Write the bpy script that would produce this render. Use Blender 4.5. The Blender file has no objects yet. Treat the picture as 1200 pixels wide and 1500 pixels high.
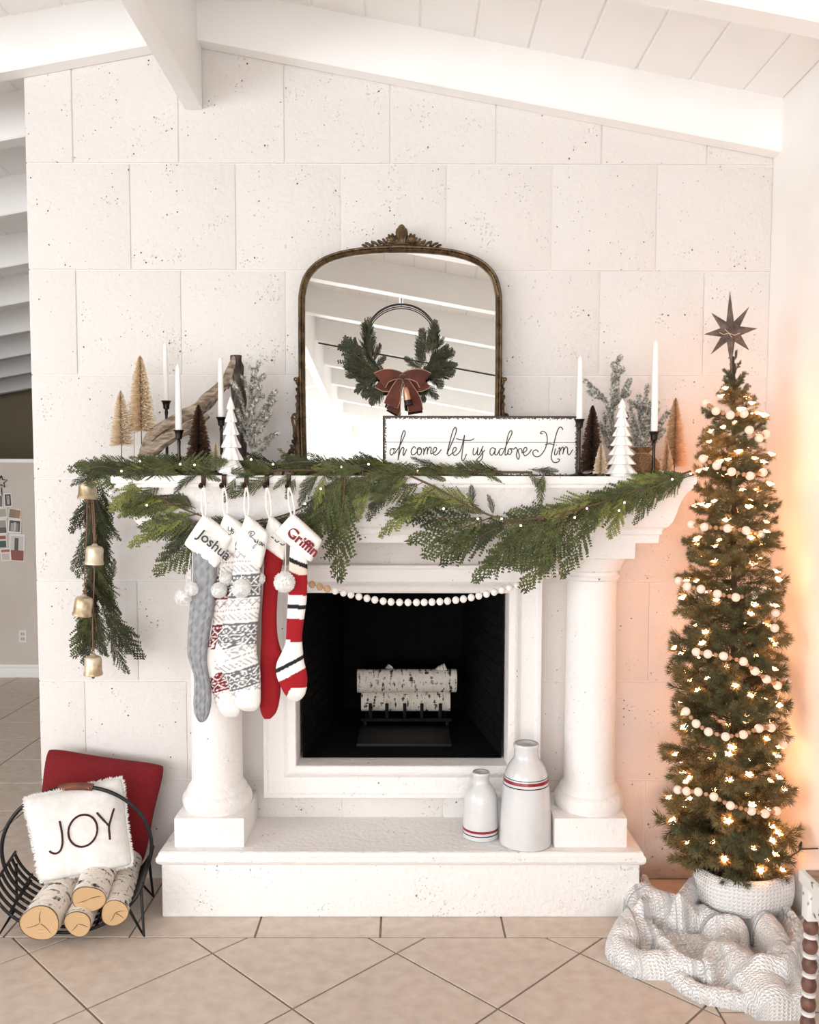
import bpy, bmesh, math, random
from mathutils import Vector, Matrix, noise as mnoise
sc = bpy.context.scene
col = sc.collection
RND = random.Random(7)
PI = math.pi

# ---------------------------------------------------------------- camera
F, CX, CY = 1267.0, 600.0, 789.0          # focal length and principal point for a 1200 x 1500 frame
CAM = Vector((0.0, -3.1375, 1.466))
_p, _y, _r = math.radians(-3.62), math.radians(0.205), math.radians(0.12)
_f = Vector((math.sin(_y)*math.cos(_p), math.cos(_y)*math.cos(_p), math.sin(_p)))
_rt = Vector((math.cos(_y), -math.sin(_y), 0)); _up = _rt.cross(_f)
A_ = math.cos(_r)*_rt + math.sin(_r)*_up
B_ = -math.sin(_r)*_rt + math.cos(_r)*_up
cam = bpy.data.cameras.new('camera'); cam.sensor_fit = 'HORIZONTAL'; cam.sensor_width = 36
cam.lens = 36*F/1200; cam.shift_y = (CY-750)/1200; cam.clip_start = 0.05; cam.clip_end = 100
co = bpy.data.objects.new('camera', cam); col.objects.link(co)
m = Matrix((A_, B_, -_f)).transposed().to_4x4(); m.translation = CAM; co.matrix_world = m
sc.camera = co
def ray(u, v): return A_*((u-CX)/F) + B_*((CY-v)/F) + _f
def PY(u, v, Y=0.0):                       # photo pixel -> point on the upright plane at depth Y
    d = ray(u, v); return CAM + d*((Y-CAM.y)/d.y)
def PZ(u, v, Z=0.0):                       # photo pixel -> point on the level plane at height Z
    d = ray(u, v); return CAM + d*((Z-CAM.z)/d.z)
def UV(p):                                 # point -> photo pixel
    d = Vector(p)-CAM; w_ = d.dot(_f); return CX+F*d.dot(A_)/w_, CY-F*d.dot(B_)/w_
def mpp(Y): return (Y-CAM.y)/F             # metres per pixel at depth Y

# ---------------------------------------------------------------- light and exposure
sc.view_settings.view_transform = 'Standard'; sc.view_settings.look = 'None'
sc.view_settings.gamma = 1.0; sc.view_settings.use_curve_mapping = False
sc.view_settings.exposure = 0.13
w = bpy.data.worlds.new('world'); sc.world = w; w.use_nodes = True
w.node_tree.nodes['Background'].inputs[0].default_value = (0.92, 0.95, 1.0, 1)
w.node_tree.nodes['Background'].inputs[1].default_value = .6
def area(name, loc, target, sx, sy, power, colr):
    l = bpy.data.lights.new(name, 'AREA'); l.shape = 'RECTANGLE'; l.size = sx; l.size_y = sy
    l.energy = power; l.color = colr
    o = bpy.data.objects.new(name, l); col.objects.link(o); o.location = loc
    o.rotation_euler = (Vector(target)-Vector(loc)).to_track_quat('-Z', 'Y').to_euler()
    return o
# daylight entering by the glazed doors behind the camera and by the windows in the left wall
area('daylight_doors', (-1.6, -8.35, 1.35), (-1.4, 0, 3.6), 4.4, 2.2, 205, (0.955, 0.98, 1.0))
area('daylight_left', (-4.85, -4.0, 1.45), (0, -2.2, 2.6), 3.6, 1.9, 150, (0.955, 0.98, 1.0))
TREE_GLOW = 62                             # emission of the tree bulbs
sc.cycles.use_denoising = True
sc.cycles.max_bounces = 8; sc.cycles.diffuse_bounces = 5; sc.cycles.glossy_bounces = 4
sc.cycles.sample_clamp_indirect = 8
sc.cycles.use_adaptive_sampling = True; sc.cycles.adaptive_threshold = 0.03

# ---------------------------------------------------------------- materials
def lin(c):
    if isinstance(c, str):
        c = [int(c[i:i+2], 16)/255 for i in (0, 2, 4)]
    return tuple((x/12.92 if x <= .04045 else ((x+.055)/1.055)**2.4) for x in c[:3])+(1,)
MATS = {}
def mat(name, c, rough=.6, metal=0, c2=None, ns=20, nd=4, lo=.4, hi=.62, stretch=None, bump=None, bs=60, attr=None,
        emit=0, ec=None, coat=0, sheen=0, spec=.5, coord='Object', sub=0):
    """Principled material: colour c, optionally mixed with c2 by noise; bump = strength in metres at noise scale bs"""
    if name in MATS: return MATS[name]
    mt = bpy.data.materials.new(name); mt.use_nodes = True; MATS[name] = mt
    nt = mt.node_tree; N = nt.nodes; L = nt.links; b = N['Principled BSDF']
    b.inputs['Roughness'].default_value = rough; b.inputs['Metallic'].default_value = metal
    b.inputs['Specular IOR Level'].default_value = spec
    b.inputs['Coat Weight'].default_value = coat; b.inputs['Sheen Weight'].default_value = sheen
    if sub:
        b.inputs['Subsurface Weight'].default_value = sub; b.inputs['Subsurface Radius'].default_value = (.02, .012, .008)
    b.inputs['Base Color'].default_value = lin(c)
    tc = None
    def coords():
        nonlocal tc
        if tc: return tc
        if coord == 'World':
            g = N.new('ShaderNodeNewGeometry'); tc = g.outputs['Position']
        else:
            t = N.new('ShaderNodeTexCoord'); tc = t.outputs[coord]
        if stretch:
            mp = N.new('ShaderNodeMapping'); mp.inputs['Scale'].default_value = stretch
            L.new(tc, mp.inputs['Vector']); tc = mp.outputs['Vector']
        return tc
    if attr:
        a = N.new('ShaderNodeAttribute'); a.attribute_name = attr; L.new(a.outputs['Color'], b.inputs['Base Color'])
    elif c2:
        n = N.new('ShaderNodeTexNoise'); n.inputs['Scale'].default_value = ns; n.inputs['Detail'].default_value = nd
        L.new(coords(), n.inputs['Vector'])
        r = N.new('ShaderNodeValToRGB'); r.color_ramp.elements[0].position = lo; r.color_ramp.elements[1].position = hi
        r.color_ramp.elements[0].color = lin(c); r.color_ramp.elements[1].color = lin(c2)
        L.new(n.outputs['Fac'], r.inputs['Fac']); L.new(r.outputs['Color'], b.inputs['Base Color'])
    if bump:
        n = N.new('ShaderNodeTexNoise'); n.inputs['Scale'].default_value = bs; n.inputs['Detail'].default_value = 4
        L.new(coords(), n.inputs['Vector'])
        bp = N.new('ShaderNodeBump'); bp.inputs['Distance'].default_value = bump; bp.inputs['Strength'].default_value = 1
        L.new(n.outputs['Fac'], bp.inputs['Height']); L.new(bp.outputs['Normal'], b.inputs['Normal'])
    if emit:
        b.inputs['Emission Color'].default_value = lin(ec or c); b.inputs['Emission Strength'].default_value = emit
    return mt

def stone_mat(name, c, pit, density, rough_amt, crack=True):
    """painted travertine: fine relief, scattered bare-stone pits with the shade of their depth in the colour, short worm-like marks"""
    mt = bpy.data.materials.new(name); mt.use_nodes = True; MATS[name] = mt
    nt = mt.node_tree; N = nt.nodes; L = nt.links; b = N['Principled BSDF']
    b.inputs['Roughness'].default_value = .75; b.inputs['Specular IOR Level'].default_value = .25
    g = N.new('ShaderNodeNewGeometry'); P = g.outputs['Position']
    def math_(op, a, bb=None, c_=None):
        n = N.new('ShaderNodeMath'); n.operation = op
        for i, x in enumerate((a, bb, c_)):
            if x is None: continue
            if isinstance(x, (int, float)): n.inputs[i].default_value = x
            else: L.new(x, n.inputs[i])
        return n.outputs[0]
    def vor(scale, warp):
        nz = N.new('ShaderNodeTexNoise'); nz.inputs['Scale'].default_value = 90; nz.inputs['Detail'].default_value = 2
        L.new(P, nz.inputs['Vector'])
        vm = N.new('ShaderNodeVectorMath'); vm.operation = 'SCALE'; vm.inputs['Scale'].default_value = warp
        L.new(nz.outputs['Color'], vm.inputs[0])
        ad = N.new('ShaderNodeVectorMath'); ad.operation = 'ADD'; L.new(P, ad.inputs[0]); L.new(vm.outputs[0], ad.inputs[1])
        v = N.new('ShaderNodeTexVoronoi'); v.inputs['Scale'].default_value = scale; L.new(ad.outputs[0], v.inputs['Vector'])
        return v
    nz = N.new('ShaderNodeTexNoise'); nz.inputs['Scale'].default_value = 9; nz.inputs['Detail'].default_value = 2; L.new(P, nz.inputs['Vector'])
    cluster = nz.outputs['Fac']
    v1 = vor(52, .005)                    # pits; their size varies from cell to cell and they come in clusters
    sep = N.new('ShaderNodeSeparateColor'); L.new(v1.outputs['Color'], sep.inputs[0])
    size = math_('MULTIPLY', math_('SUBTRACT', math_('MULTIPLY_ADD', sep.outputs[0], .5, cluster), .945-density), .55)
    pits = math_('MULTIPLY', math_('SUBTRACT', size, v1.outputs['Distance']), 14); 
    cl = N.new('ShaderNodeClamp'); L.new(pits, cl.inputs[0]); pits = cl.outputs[0]
    v2 = vor(85, .014)
    sep2 = N.new('ShaderNodeSeparateColor'); L.new(v2.outputs['Color'], sep2.inputs[0])
    s2 = math_('MULTIPLY', math_('SUBTRACT', math_('MULTIPLY_ADD', sep2.outputs[1], .5, cluster), .92-density), .9)
    cl2 = N.new('ShaderNodeClamp'); L.new(math_('MULTIPLY', math_('SUBTRACT', s2, v2.outputs['Distance']), 6), cl2.inputs[0]); dents = cl2.outputs[0]
    mx = N.new('ShaderNodeMixRGB'); mx.inputs[1].default_value = lin(c); mx.inputs[2].default_value = lin(pit); L.new(pits, mx.inputs[0])  # dark pit colour includes the shade inside the holes
    L.new(mx.outputs[0], b.inputs['Base Color'])
    n2 = N.new('ShaderNodeTexNoise'); n2.inputs['Scale'].default_value = 55; n2.inputs['Detail'].default_value = 6; L.new(P, n2.inputs['Vector'])
    hgt = math_('SUBTRACT', math_('MULTIPLY', n2.outputs['Fac'], rough_amt*2), math_('MULTIPLY_ADD', pits, 4.0, math_('MULTIPLY', dents, 2.2)))
    bp = N.new('ShaderNodeBump'); bp.inputs['Distance'].default_value = .0012; bp.inputs['Strength'].default_value = 1.0
    L.new(hgt, bp.inputs['Height']); L.new(bp.outputs['Normal'], b.inputs['Normal'])
    return mt

# ---------------------------------------------------------------- mesh helpers
class MB:
    def __init__(self): self.v = []; self.f = []; self.mi = []; self.uv = None; self.cols = None; self.cur = 0
    def add(self, vs, fs):
        o = len(self.v); self.v += [Vector(x) for x in vs]
        for f in fs: self.f.append([i+o for i in f]); self.mi.append(self.cur)
        return o
    def box(self, lo, hi):
        x0, y0, z0 = lo; x1, y1, z1 = hi
        self.add([(x0,y0,z0),(x1,y0,z0),(x1,y1,z0),(x0,y1,z0),(x0,y0,z1),(x1,y0,z1),(x1,y1,z1),(x0,y1,z1)],
                 [(0,3,2,1),(4,5,6,7),(0,1,5,4),(1,2,6,5),(2,3,7,6),(3,0,4,7)]); return self
    def cbox(self, lo, hi, c=.004):       # box with chamfered edges
        bm = bmesh.new(); bmesh.ops.create_cube(bm, size=1)
        for v in bm.verts: v.co = Vector([lo[i]+(v.co[i]+.5)*(hi[i]-lo[i]) for i in range(3)])
        bmesh.ops.bevel(bm, geom=bm.edges[:], offset=c, segments=2, profile=.6, affect='EDGES')
        self.addbm(bm); return self
    def addbm(self, bm):
        bm.verts.index_update()
        self.add([v.co.copy() for v in bm.verts], [[v.index for v in f.verts] for f in bm.faces]); bm.free()
    def prism(self, poly, n):              # planar polygon (3-D points) thickened along vector n
        n = Vector(n); k = len(poly); a = [Vector(p) for p in poly]; b = [p+n for p in a]
        fs = [list(range(k))[::-1], [i+k for i in range(k)]]+[[i, (i+1) % k, (i+1) % k+k, i+k] for i in range(k)]
        self.add(a+b, fs); return self
    def loft(self, rings, cap0=True, cap1=True, closed=True):
        n = len(rings[0]); o = len(self.v); fs = []
        for r in range(len(rings)-1):
            for i in range(n if closed else n-1):
                j = (i+1) % n; fs.append([r*n+i, r*n+j, (r+1)*n+j, (r+1)*n+i])
        if closed and cap0: fs.append(list(range(n))[::-1])
        if closed and cap1: fs.append([(len(rings)-1)*n+i for i in range(n)])
        self.add([p for r in rings for p in r], fs); return self
    def lathe(self, prof, c, n=24, axis=None, flute=None):
        """prof: (radius, height) pairs from c along axis"""
        ax = Vector(axis or (0,0,1)).normalized(); x = ax.orthogonal().normalized(); y = ax.cross(x); c = Vector(c); rings = []
        for r, h in prof:
            rings.append([c+ax*h+(x*math.cos(a)+y*math.sin(a))*max(r*(1+(flute[1]*math.cos(flute[0]*a) if flute else 0)), 1e-5)
                          for a in [2*PI*i/n for i in range(n)]])
        self.loft(rings); return self
    def tube(self, pts, r, n=8, cap=True):
        pts = [Vector(p) for p in pts]; k = len(pts); rings = []; up = None
        for i, p in enumerate(pts):
            t = (pts[min(i+1, k-1)]-pts[max(i-1, 0)])
            if t.length < 1e-9: t = Vector((0,0,1))
            t.normalize()
            if up is None: up = t.orthogonal().normalized()
            up = up-t*up.dot(t)
            if up.length < 1e-6: up = t.orthogonal()
            up.normalize(); s = t.cross(up)
            rr = r(i/(k-1)) if callable(r) else (r[i] if isinstance(r, (list, tuple)) else r)
            rings.append([p+(up*math.cos(a)+s*math.sin(a))*rr for a in [2*PI*j/n for j in range(n)]])
        self.loft(rings, cap, cap); return self
    def ball(self, c, r, n=10, m=6, sc_=(1,1,1), axis=None):
        c = Vector(c); rings = []
        q = Vector((0,0,1)).rotation_difference(Vector(axis)) if axis else None
        for i in range(m+1):
            t = -PI/2+PI*i/m; z = math.sin(t); k = max(math.cos(t), 1e-3); ring = []
            for j in range(n):
                a = 2*PI*j/n; p = Vector((k*math.cos(a)*sc_[0], k*math.sin(a)*sc_[1], z*sc_[2]))*r
                if q: p = q @ p
                ring.append(c+p)
            rings.append(ring)
        self.loft(rings, True, True); return self
    def kite(self, p, d, side, L, w, nrm, fold=.35):
        """a leaf or needle: four corners folded along its length"""
        t = p+d*L; mid = p+d*(L*.45); dn = nrm*(-w*fold)
        self.add([p, mid+side*w+dn, t, mid-side*w+dn], [(0,1,2),(0,2,3)])
    def mesh(self, name, mats, smooth=True, angle=38, off=None):
        me = bpy.data.meshes.new(name)
        vs = [v-off for v in self.v] if off is not None else self.v
        me.from_pydata([tuple(v) for v in vs], [], self.f)
        for m_ in (mats if isinstance(mats, (list, tuple)) else [mats]): me.materials.append(m_)
        if any(self.mi): me.polygons.foreach_set('material_index', self.mi)
        if smooth:
            me.polygons.foreach_set('use_smooth', [True]*len(self.f))
            if angle < 180: me.set_sharp_from_angle(angle=math.radians(angle))
        if self.cols:
            at = me.color_attributes.new('col', 'FLOAT_COLOR', 'POINT')
            at.data.foreach_set('color', [x for c in self.cols for x in c])
        if self.uv:
            ul = me.uv_layers.new(name='UVMap'); lv = [0]*len(me.loops); me.loops.foreach_get('vertex_index', lv)
            ul.data.foreach_set('uv', [x for i in lv for x in self.uv[i]])
        me.update(); return me
ORG = {}
def link(o, parent=None):
    col.objects.link(o)
    if parent is not None: o.parent = parent
def tag(o, label, cat, group=None, kind=None):
    if label: o['label'] = label
    if cat: o['category'] = cat
    if group: o['group'] = group
    if kind: o['kind'] = kind
    return o
def thing(name, label, cat, loc, group=None, kind=None):
    o = bpy.data.objects.new(name, None); o.empty_display_size = .05; link(o); o.location = loc; ORG[o.name] = Vector(loc)
    return tag(o, label, cat, group, kind)
def part(name, mb, mats, parent, label=None, smooth=True, angle=38, kind=None):
    """a mesh given in world coordinates, as a part (or sub-part) of parent"""
    org = ORG[parent.name]
    o = bpy.data.objects.new(name, mb.mesh(name, mats, smooth, angle, org)); link(o, parent); ORG[o.name] = org
    if label: o['label'] = label
    if kind: o['kind'] = kind
    return o
def solo(name, mb, mats, label, cat, group=None, smooth=True, angle=38, kind=None):
    """a thing that is one mesh, with its origin at its base"""
    lo = Vector([min(v[i] for v in mb.v) for i in range(3)]); hi = Vector([max(v[i] for v in mb.v) for i in range(3)])
    org = Vector(((lo.x+hi.x)/2, (lo.y+hi.y)/2, lo.z))
    o = bpy.data.objects.new(name, mb.mesh(name, mats, smooth, angle, org)); link(o); o.location = org; ORG[o.name] = org
    return tag(o, label, cat, group, kind)
def struct(name, mb, mats, smooth=False, angle=38):
    o = bpy.data.objects.new(name, mb.mesh(name, mats, smooth, angle)); link(o); o['kind'] = 'structure'; ORG[o.name] = Vector((0,0,0))
    return o
def inst(name, me, parent, M):
    """a shared mesh placed by a world matrix as a part of parent"""
    o = bpy.data.objects.new(name, me); link(o, parent); o.matrix_local = Matrix.Translation(-ORG[parent.name]) @ M; ORG[o.name] = ORG[parent.name]
    return o
def frame(p, d, nrm, s=1.0):
    """matrix with X along d, Z near nrm"""
    x = Vector(d).normalized(); z = Vector(nrm); z = z-x*z.dot(x)
    if z.length < 1e-5: z = x.orthogonal()
    z.normalize(); y = z.cross(x)
    M = Matrix((x*s, y*s, z*s)).transposed().to_4x4(); M.translation = p; return M
def crom(pts, n=8, closed=False):
    """Catmull-Rom curve through points of any dimension (tuples)"""
    pts = [tuple(p) for p in pts]; k = len(pts); out = []
    g = (lambda i: pts[i % k]) if closed else (lambda i: pts[max(0, min(k-1, i))])
    for i in range(k if closed else k-1):
        p0, p1, p2, p3 = g(i-1), g(i), g(i+1), g(i+2)
        for j in range(n):
            t = j/n
            out.append(tuple(.5*((2*b)+(-a+c)*t+(2*a-5*b+4*c-d)*t*t+(-a+3*b-3*c+d)*t**3) for a, b, c, d in zip(p0, p1, p2, p3)))
    if not closed: out.append(pts[-1])
    return out
def lerp(a, b, t): return a+(b-a)*t
def interp(tab, x):
    if x <= tab[0][0]: return tab[0][1:] 
    for p, q in zip(tab, tab[1:]):
        if x <= q[0]:
            t = (x-p[0])/(q[0]-p[0]) if q[0] > p[0] else 0
            return tuple(lerp(a, b, t) for a, b in zip(p[1:], q[1:]))
    return tab[-1][1:]
def clip_poly(poly, nx, ny, c):            # keep nx*x + ny*y <= c
    out = []
    for i in range(len(poly)):
        p, q = poly[i], poly[(i+1) % len(poly)]
        a, b = nx*p[0]+ny*p[1]-c, nx*q[0]+ny*q[1]-c
        if a <= 0: out.append(p)
        if (a < 0 < b) or (b < 0 < a):
            t = a/(a-b); out.append((p[0]+(q[0]-p[0])*t, p[1]+(q[1]-p[1])*t))
    return out
# ================================================================ the room
white_paint = mat('white_paint', 'f6f4f1', .55, c2='f1eeea', ns=3, bump=.0004, bs=40)
beam_paint = mat('beam_paint', 'fcfbfa', .45, c2='f9f8f6', ns=6, bump=.0005, bs=30)
wall_stone = stone_mat('painted_stone_block', 'e3deda', '82776d', .2, 1.6)
trim_stone = stone_mat('painted_cast_stone', 'f3efec', '968d84', .14, 2.2)
RIDGE_X, SLOPE = PY(284, 161, 0).x, .1827
def roof(x): return 2.992-SLOPE*abs(x-RIDGE_X)        # underside of the rafters
RAF = -PZ(600, 117, roof(PY(600, 117, 0).x)).y; CEIL = PY(600, 37, -RAF).z-roof(0)
WL, WR = PY(41, 392, 0).x, PY(1129, 392, 0).x           # left end of the stone wall, corner with the right wall
ZR = 2.595                                              # height of the first joint below the roof
BH = .3705; BW = .3734
RX0, RX1, RY0, RY1 = -5.0, WR, -8.5, 6.2                # extent of the room

# right hand side and far walls
mb = MB(); mb.box((WR, RY0, 0), (WR+.15, .3, 2.95)); struct('wall_right', mb, white_paint)
mb = MB(); mb.box((RX0-.15, -1.6, 0), (RX0, RY1, 2.6)).box((RX0-.15, RY0, 0), (RX0, -6.2, 2.6))
mb.box((RX0-.15, -6.2, 0), (RX0, -1.6, .35)).box((RX0-.15, -6.2, 2.45), (RX0, -1.6, 2.6)); struct('wall_left', mb, white_paint)
mb = MB(); mb.box((RX0, RY0-.15, 2.5), (WR+.15, RY0, 3.6)).box((.75, RY0-.15, 0), (WR+.15, RY0, 2.5)).box((RX0, RY0-.15, 0), (-3.95, RY0, 2.5))
struct('wall_front', mb, white_paint)
olive = mat('olive_wall_paint', '8d8069', .8)
mb = MB(); mb.box((RX0, RY1, 0), (1.5, RY1+.15, 3.4)); struct('wall_far', mb, olive)
greige = mat('greige_wall_paint', 'd8cec4', .75, c2='d2c7bc', ns=3)
HY = 3.3385; ZHW = PY(20, 678, HY).z
mb = MB(); mb.box((RX0, HY, 0), (-.9, HY+.12, ZHW)); struct('wall_half', mb, greige)
mb = MB(); mb.cbox((RX0, HY-.02, ZHW), (-.9, HY+.14, ZHW+.03), .006); struct('trim_1', mb, beam_paint, True)
mb = MB(); mb.cbox((RX0, HY-.018, 0), (-.9, HY, .075), .004); mb.cbox((RX0, HY-.012, .075), (-.9, HY, .1), .005); struct('baseboard_far', mb, beam_paint, True)

# stone block wall: mortar backing with the fire opening left free, then every block
OPX0, OPX1, OPZ0, OPZ1 = PY(433.5, 990, -.06).x-.004, PY(745.5, 990, -.06).x+.004, PY(590, 1122, -.06).z-.004, PY(590, 869, -.06).z+.004
bk0, bk1 = .0045, .22
mb = MB()
def wall_piece(x0, x1, z0, z1, y0=bk0, y1=bk1):
    if z1 is None:
        xs = [x0]+([RIDGE_X] if x0 < RIDGE_X < x1 else [])+[x1]
        poly = [(x0, y0, z0), (x1, y0, z0)]+[(x, y0, roof(x)+.17) for x in reversed(xs)]
        mb.prism(poly[::-1], (0, y1-y0, 0))
    else: mb.box((x0, y0, z0), (x1, y1, z1))
wall_piece(WL+.004, OPX0, 0, None); wall_piece(OPX1, WR, 0, None); wall_piece(OPX0, OPX1, 0, OPZ0); wall_piece(OPX0, OPX1, OPZ1, None)
wall_back = struct('wall_back', mb, mat('joint_paint', 'efeae6', .8))
ORG[wall_back.name] = Vector((0,0,0))
rb = random.Random(3)
for row in range(-1, 7):
    zt = ZR-row*BH; zb = zt-BH
    if row == -1: zt = None; zb = ZR
    if row == 6: zb = -.0045
    half = (row % 2 == 1)                  # rows above the first joint and every second row are shifted by half a block
    x0 = (-.9925+.5*BW) if half else -.9813
    ks = range(-4, 9)
    for k in ks:
        a, b = x0+k*BW, x0+(k+1)*BW
        if b > WR-.09: b = WR
        if a > WR-.09: continue
        a, b = max(a, WL), min(b, WR)
        if b-a < .03: continue
        if a > OPX0-.02 and b < OPX1+.02 and zb > OPZ0-.3 and (zt or 9) < OPZ1+.3: continue
        g = .0021; a += g; b -= g; z0 = zb+g
        jog = rb.uniform(-.0012, .0012)
        def tz(x): return zt-g if zt else roof(x)+.16
        xs = [a]+([RIDGE_X] if (zt is None and a < RIDGE_X < b) else [])+[b]
        if b > OPX0 and a < OPX1 and z0 < OPZ1 and tz(a) > OPZ0:   # block cut by the fire opening
            if a < OPX0 and b <= OPX1: b = OPX0
            elif b > OPX1 and a >= OPX0: a = OPX1
            elif tz(a) > OPZ1: z0 = OPZ1
            elif z0 < OPZ0:
                mbb = MB(); mbb.cbox((a, jog, z0), (b, .012, OPZ0), .0022); part('block', mbb, wall_stone, wall_back); continue
            xs = [a, b]
        mbb = MB()
        if zt is not None: mbb.cbox((a, jog, z0), (b, .012, tz(a)), .0022)
        else:
            c = .002
            poly = [(a+c, jog, z0+c), (b-c, jog, z0+c)]+[((x if x not in (a, b) else (x-c if x == b else x+c)), jog, tz(x)) for x in reversed(xs)]
            pol2 = [(a, jog+c, z0), (b, jog+c, z0)]+[(x, jog+c, tz(x)) for x in reversed(xs)]
            pol3 = [(p[0], .012, p[2]) for p in pol2]
            mbb.loft([poly[::-1], pol2[::-1], pol3[::-1]][::-1])
        part('block', mbb, wall_stone, wall_back)
# dark crack where blocks meet the left rafter
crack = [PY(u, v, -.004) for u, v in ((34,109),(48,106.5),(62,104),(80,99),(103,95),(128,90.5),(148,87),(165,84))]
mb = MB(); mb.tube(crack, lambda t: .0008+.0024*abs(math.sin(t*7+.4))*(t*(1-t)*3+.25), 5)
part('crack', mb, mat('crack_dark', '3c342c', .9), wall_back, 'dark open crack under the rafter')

# ceiling: boards between rafters, ridge beam
mb = MB()
for s in (-1, 1):
    e = RX1+.15 if s > 0 else RX0-.15
    z0 = roof(RIDGE_X)+CEIL+.005; z1 = roof(e)+CEIL+.005
    mb.add([(RIDGE_X, RY0-.15, z0), (e, RY0-.15, z1), (e, RY1+.15, z1), (RIDGE_X, RY1+.15, z0),
            (RIDGE_X, RY0-.15, z0+.1), (e, RY0-.15, z1+.1), (e, RY1+.15, z1+.1), (RIDGE_X, RY1+.15, z0+.1)],
           [(0,1,2,3),(7,6,5,4),(0,4,5,1),(1,5,6,2),(2,6,7,3),(3,7,4,0)])
ceiling = struct('ceiling', mb, beam_paint)
bw = .186
for s in (-1, 1):
    x = RIDGE_X+s*.02
    for k in range(24):
        xa, xb = RIDGE_X+s*(.055+k*bw), RIDGE_X+s*(.055+(k+1)*bw-.006)
        if s > 0 and xb > RX1: xb = RX1
        if (s > 0 and xa > RX1-.02) or (s < 0 and xb < RX0): break
        za, zb_ = roof(xa)+CEIL, roof(xb)+CEIL
        c = .004*s
        mbb = MB(); prof = [(xa, za+.02), (xa, za+.004), (xa+c, za), (xb-c, zb_), (xb, zb_+.004), (xb, zb_+.02)]
        prof = [(p, q+.0) for p, q in prof]
        mbb.loft([[(p, RY0, q) for p, q in prof], [(p, RY1, q) for p, q in prof]])
        part('board', mbb, beam_paint, ceiling, smooth=False)
ny = 0
ys = [-RAF-.76*k for k in range(0, 11)]+[.42+.76*k for k in range(0, 8)]
for y in ys:
    for s in (-1, 1):
        xa = RIDGE_X+s*.03; xb = RX1 if s > 0 else RX0
        if y > 0 and s > 0: continue
        za, zb_ = roof(xa), roof(xb)
        mbb = MB(); y1 = y+.08 if y != -RAF else -.001
        q = [(xa, za), (xb, zb_), (xb, zb_+.2), (xa, za+.2)]
        c = .005
        r1 = [(xa, y, za+c), (xb, y, zb_+c), (xb, y, zb_+.2), (xa, y, za+.2)]
        mbb.loft([[(xa, y1, za+c), (xb, y1, zb_+c), (xb, y1, zb_+.2), (xa, y1, za+.2)], [(xa, y1-c, za), (xb, y1-c, zb_), (xb, y1-c, zb_+.2), (xa, y1-c, za+.2)],
                  [(xa, y+c, za), (xb, y+c, zb_), (xb, y+c, zb_+.2), (xa, y+c, za+.2)], r1])
        part('rafter', mbb, beam_paint, ceiling, smooth=False)
mb = MB(); mb.cbox((RIDGE_X-.031, RY0, PY(284, 161, 0).z), (RIDGE_X+.031, -.002, 3.2), .004); part('ridge_beam', mb, beam_paint, ceiling)
mb = MB(); mb.cbox((RIDGE_X-.031, .23, PY(284, 161, 0).z), (RIDGE_X+.031, RY1, 3.2), .004); part('ridge_beam', mb, beam_paint, ceiling)
# floor: grout bed and tiles. Straight tiles beside and behind the wall, a straight border, diagonal tiles in front
tile = mat('floor_tile', 'd6c7ba', .42, c2='c8b6a7', ns=22, nd=8, lo=.35, hi=.68, bump=.0005, bs=50, coord='World', spec=.4)
grout = mat('grout', '8d7d70', .9)
mb = MB(); mb.box((RX0-.15, RY0-.15, -.12), (WR+.15, RY1+.15, -.0035)); floor = struct('floor', mb, grout)
TS = .4064; YB = PZ(500, 1373, 0).y; XB = PZ(1049, 1475, 0).x
def put_tile(poly):
    g = .0035
    cx = sum(p[0] for p in poly)/len(poly); cy = sum(p[1] for p in poly)/len(poly)
    top, bot = [], []
    for i in range(len(poly)):             # inset every edge by the grout half width
        p0, p1, p2 = Vector(poly[i-1]), Vector(poly[i]), Vector(poly[(i+1) % len(poly)])
        e1 = (p1-p0).normalized(); e2 = (p2-p1).normalized()
        n1 = Vector((-e1.y, e1.x)); n2 = Vector((-e2.y, e2.x)); bis = n1+n2
        if bis.length < 1e-6: bis = n1
        kk = g/max(.25, bis.normalized().dot(n1)); q = p1+bis.normalized()*kk; t = p1+bis.normalized()*(kk+.0014)
        bot.append((q.x, q.y, -.006)); top.append((q.x, q.y, -.0012)); top2 = (t.x, t.y, 0)
        top[-1] = (top[-1], top2)
    mbb = MB(); mbb.loft([bot, [a for a, b in top], [b for a, b in top]], cap0=False); part('tile', mbb, tile, floor)
def area2(p): return abs(sum(p[i-1][0]*p[i][1]-p[i][0]*p[i-1][1] for i in range(len(p))))/2
# diagonal field
s2 = .605*.95/2; ox, oy = PZ(311.7, 1396, 0).x, PZ(311.7, 1396, 0).y
for i in range(-14, 14):
    for j in range(-14, 14):
        if (i+j) % 2: continue
        cx, cy = ox+i*s2, oy+s2+j*s2
        poly = [(cx, cy-s2), (cx+s2, cy), (cx, cy+s2), (cx-s2, cy)]
        poly = clip_poly(poly, 0, 1, YB); poly = clip_poly(poly, 1, 0, XB) if poly else poly
        if poly: poly = clip_poly(poly, -1, 0, 3.2)
        if poly: poly = clip_poly(poly, 0, -1, 3.6)
        if len(poly) >= 3 and area2(poly) > .0008: put_tile(poly)
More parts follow.
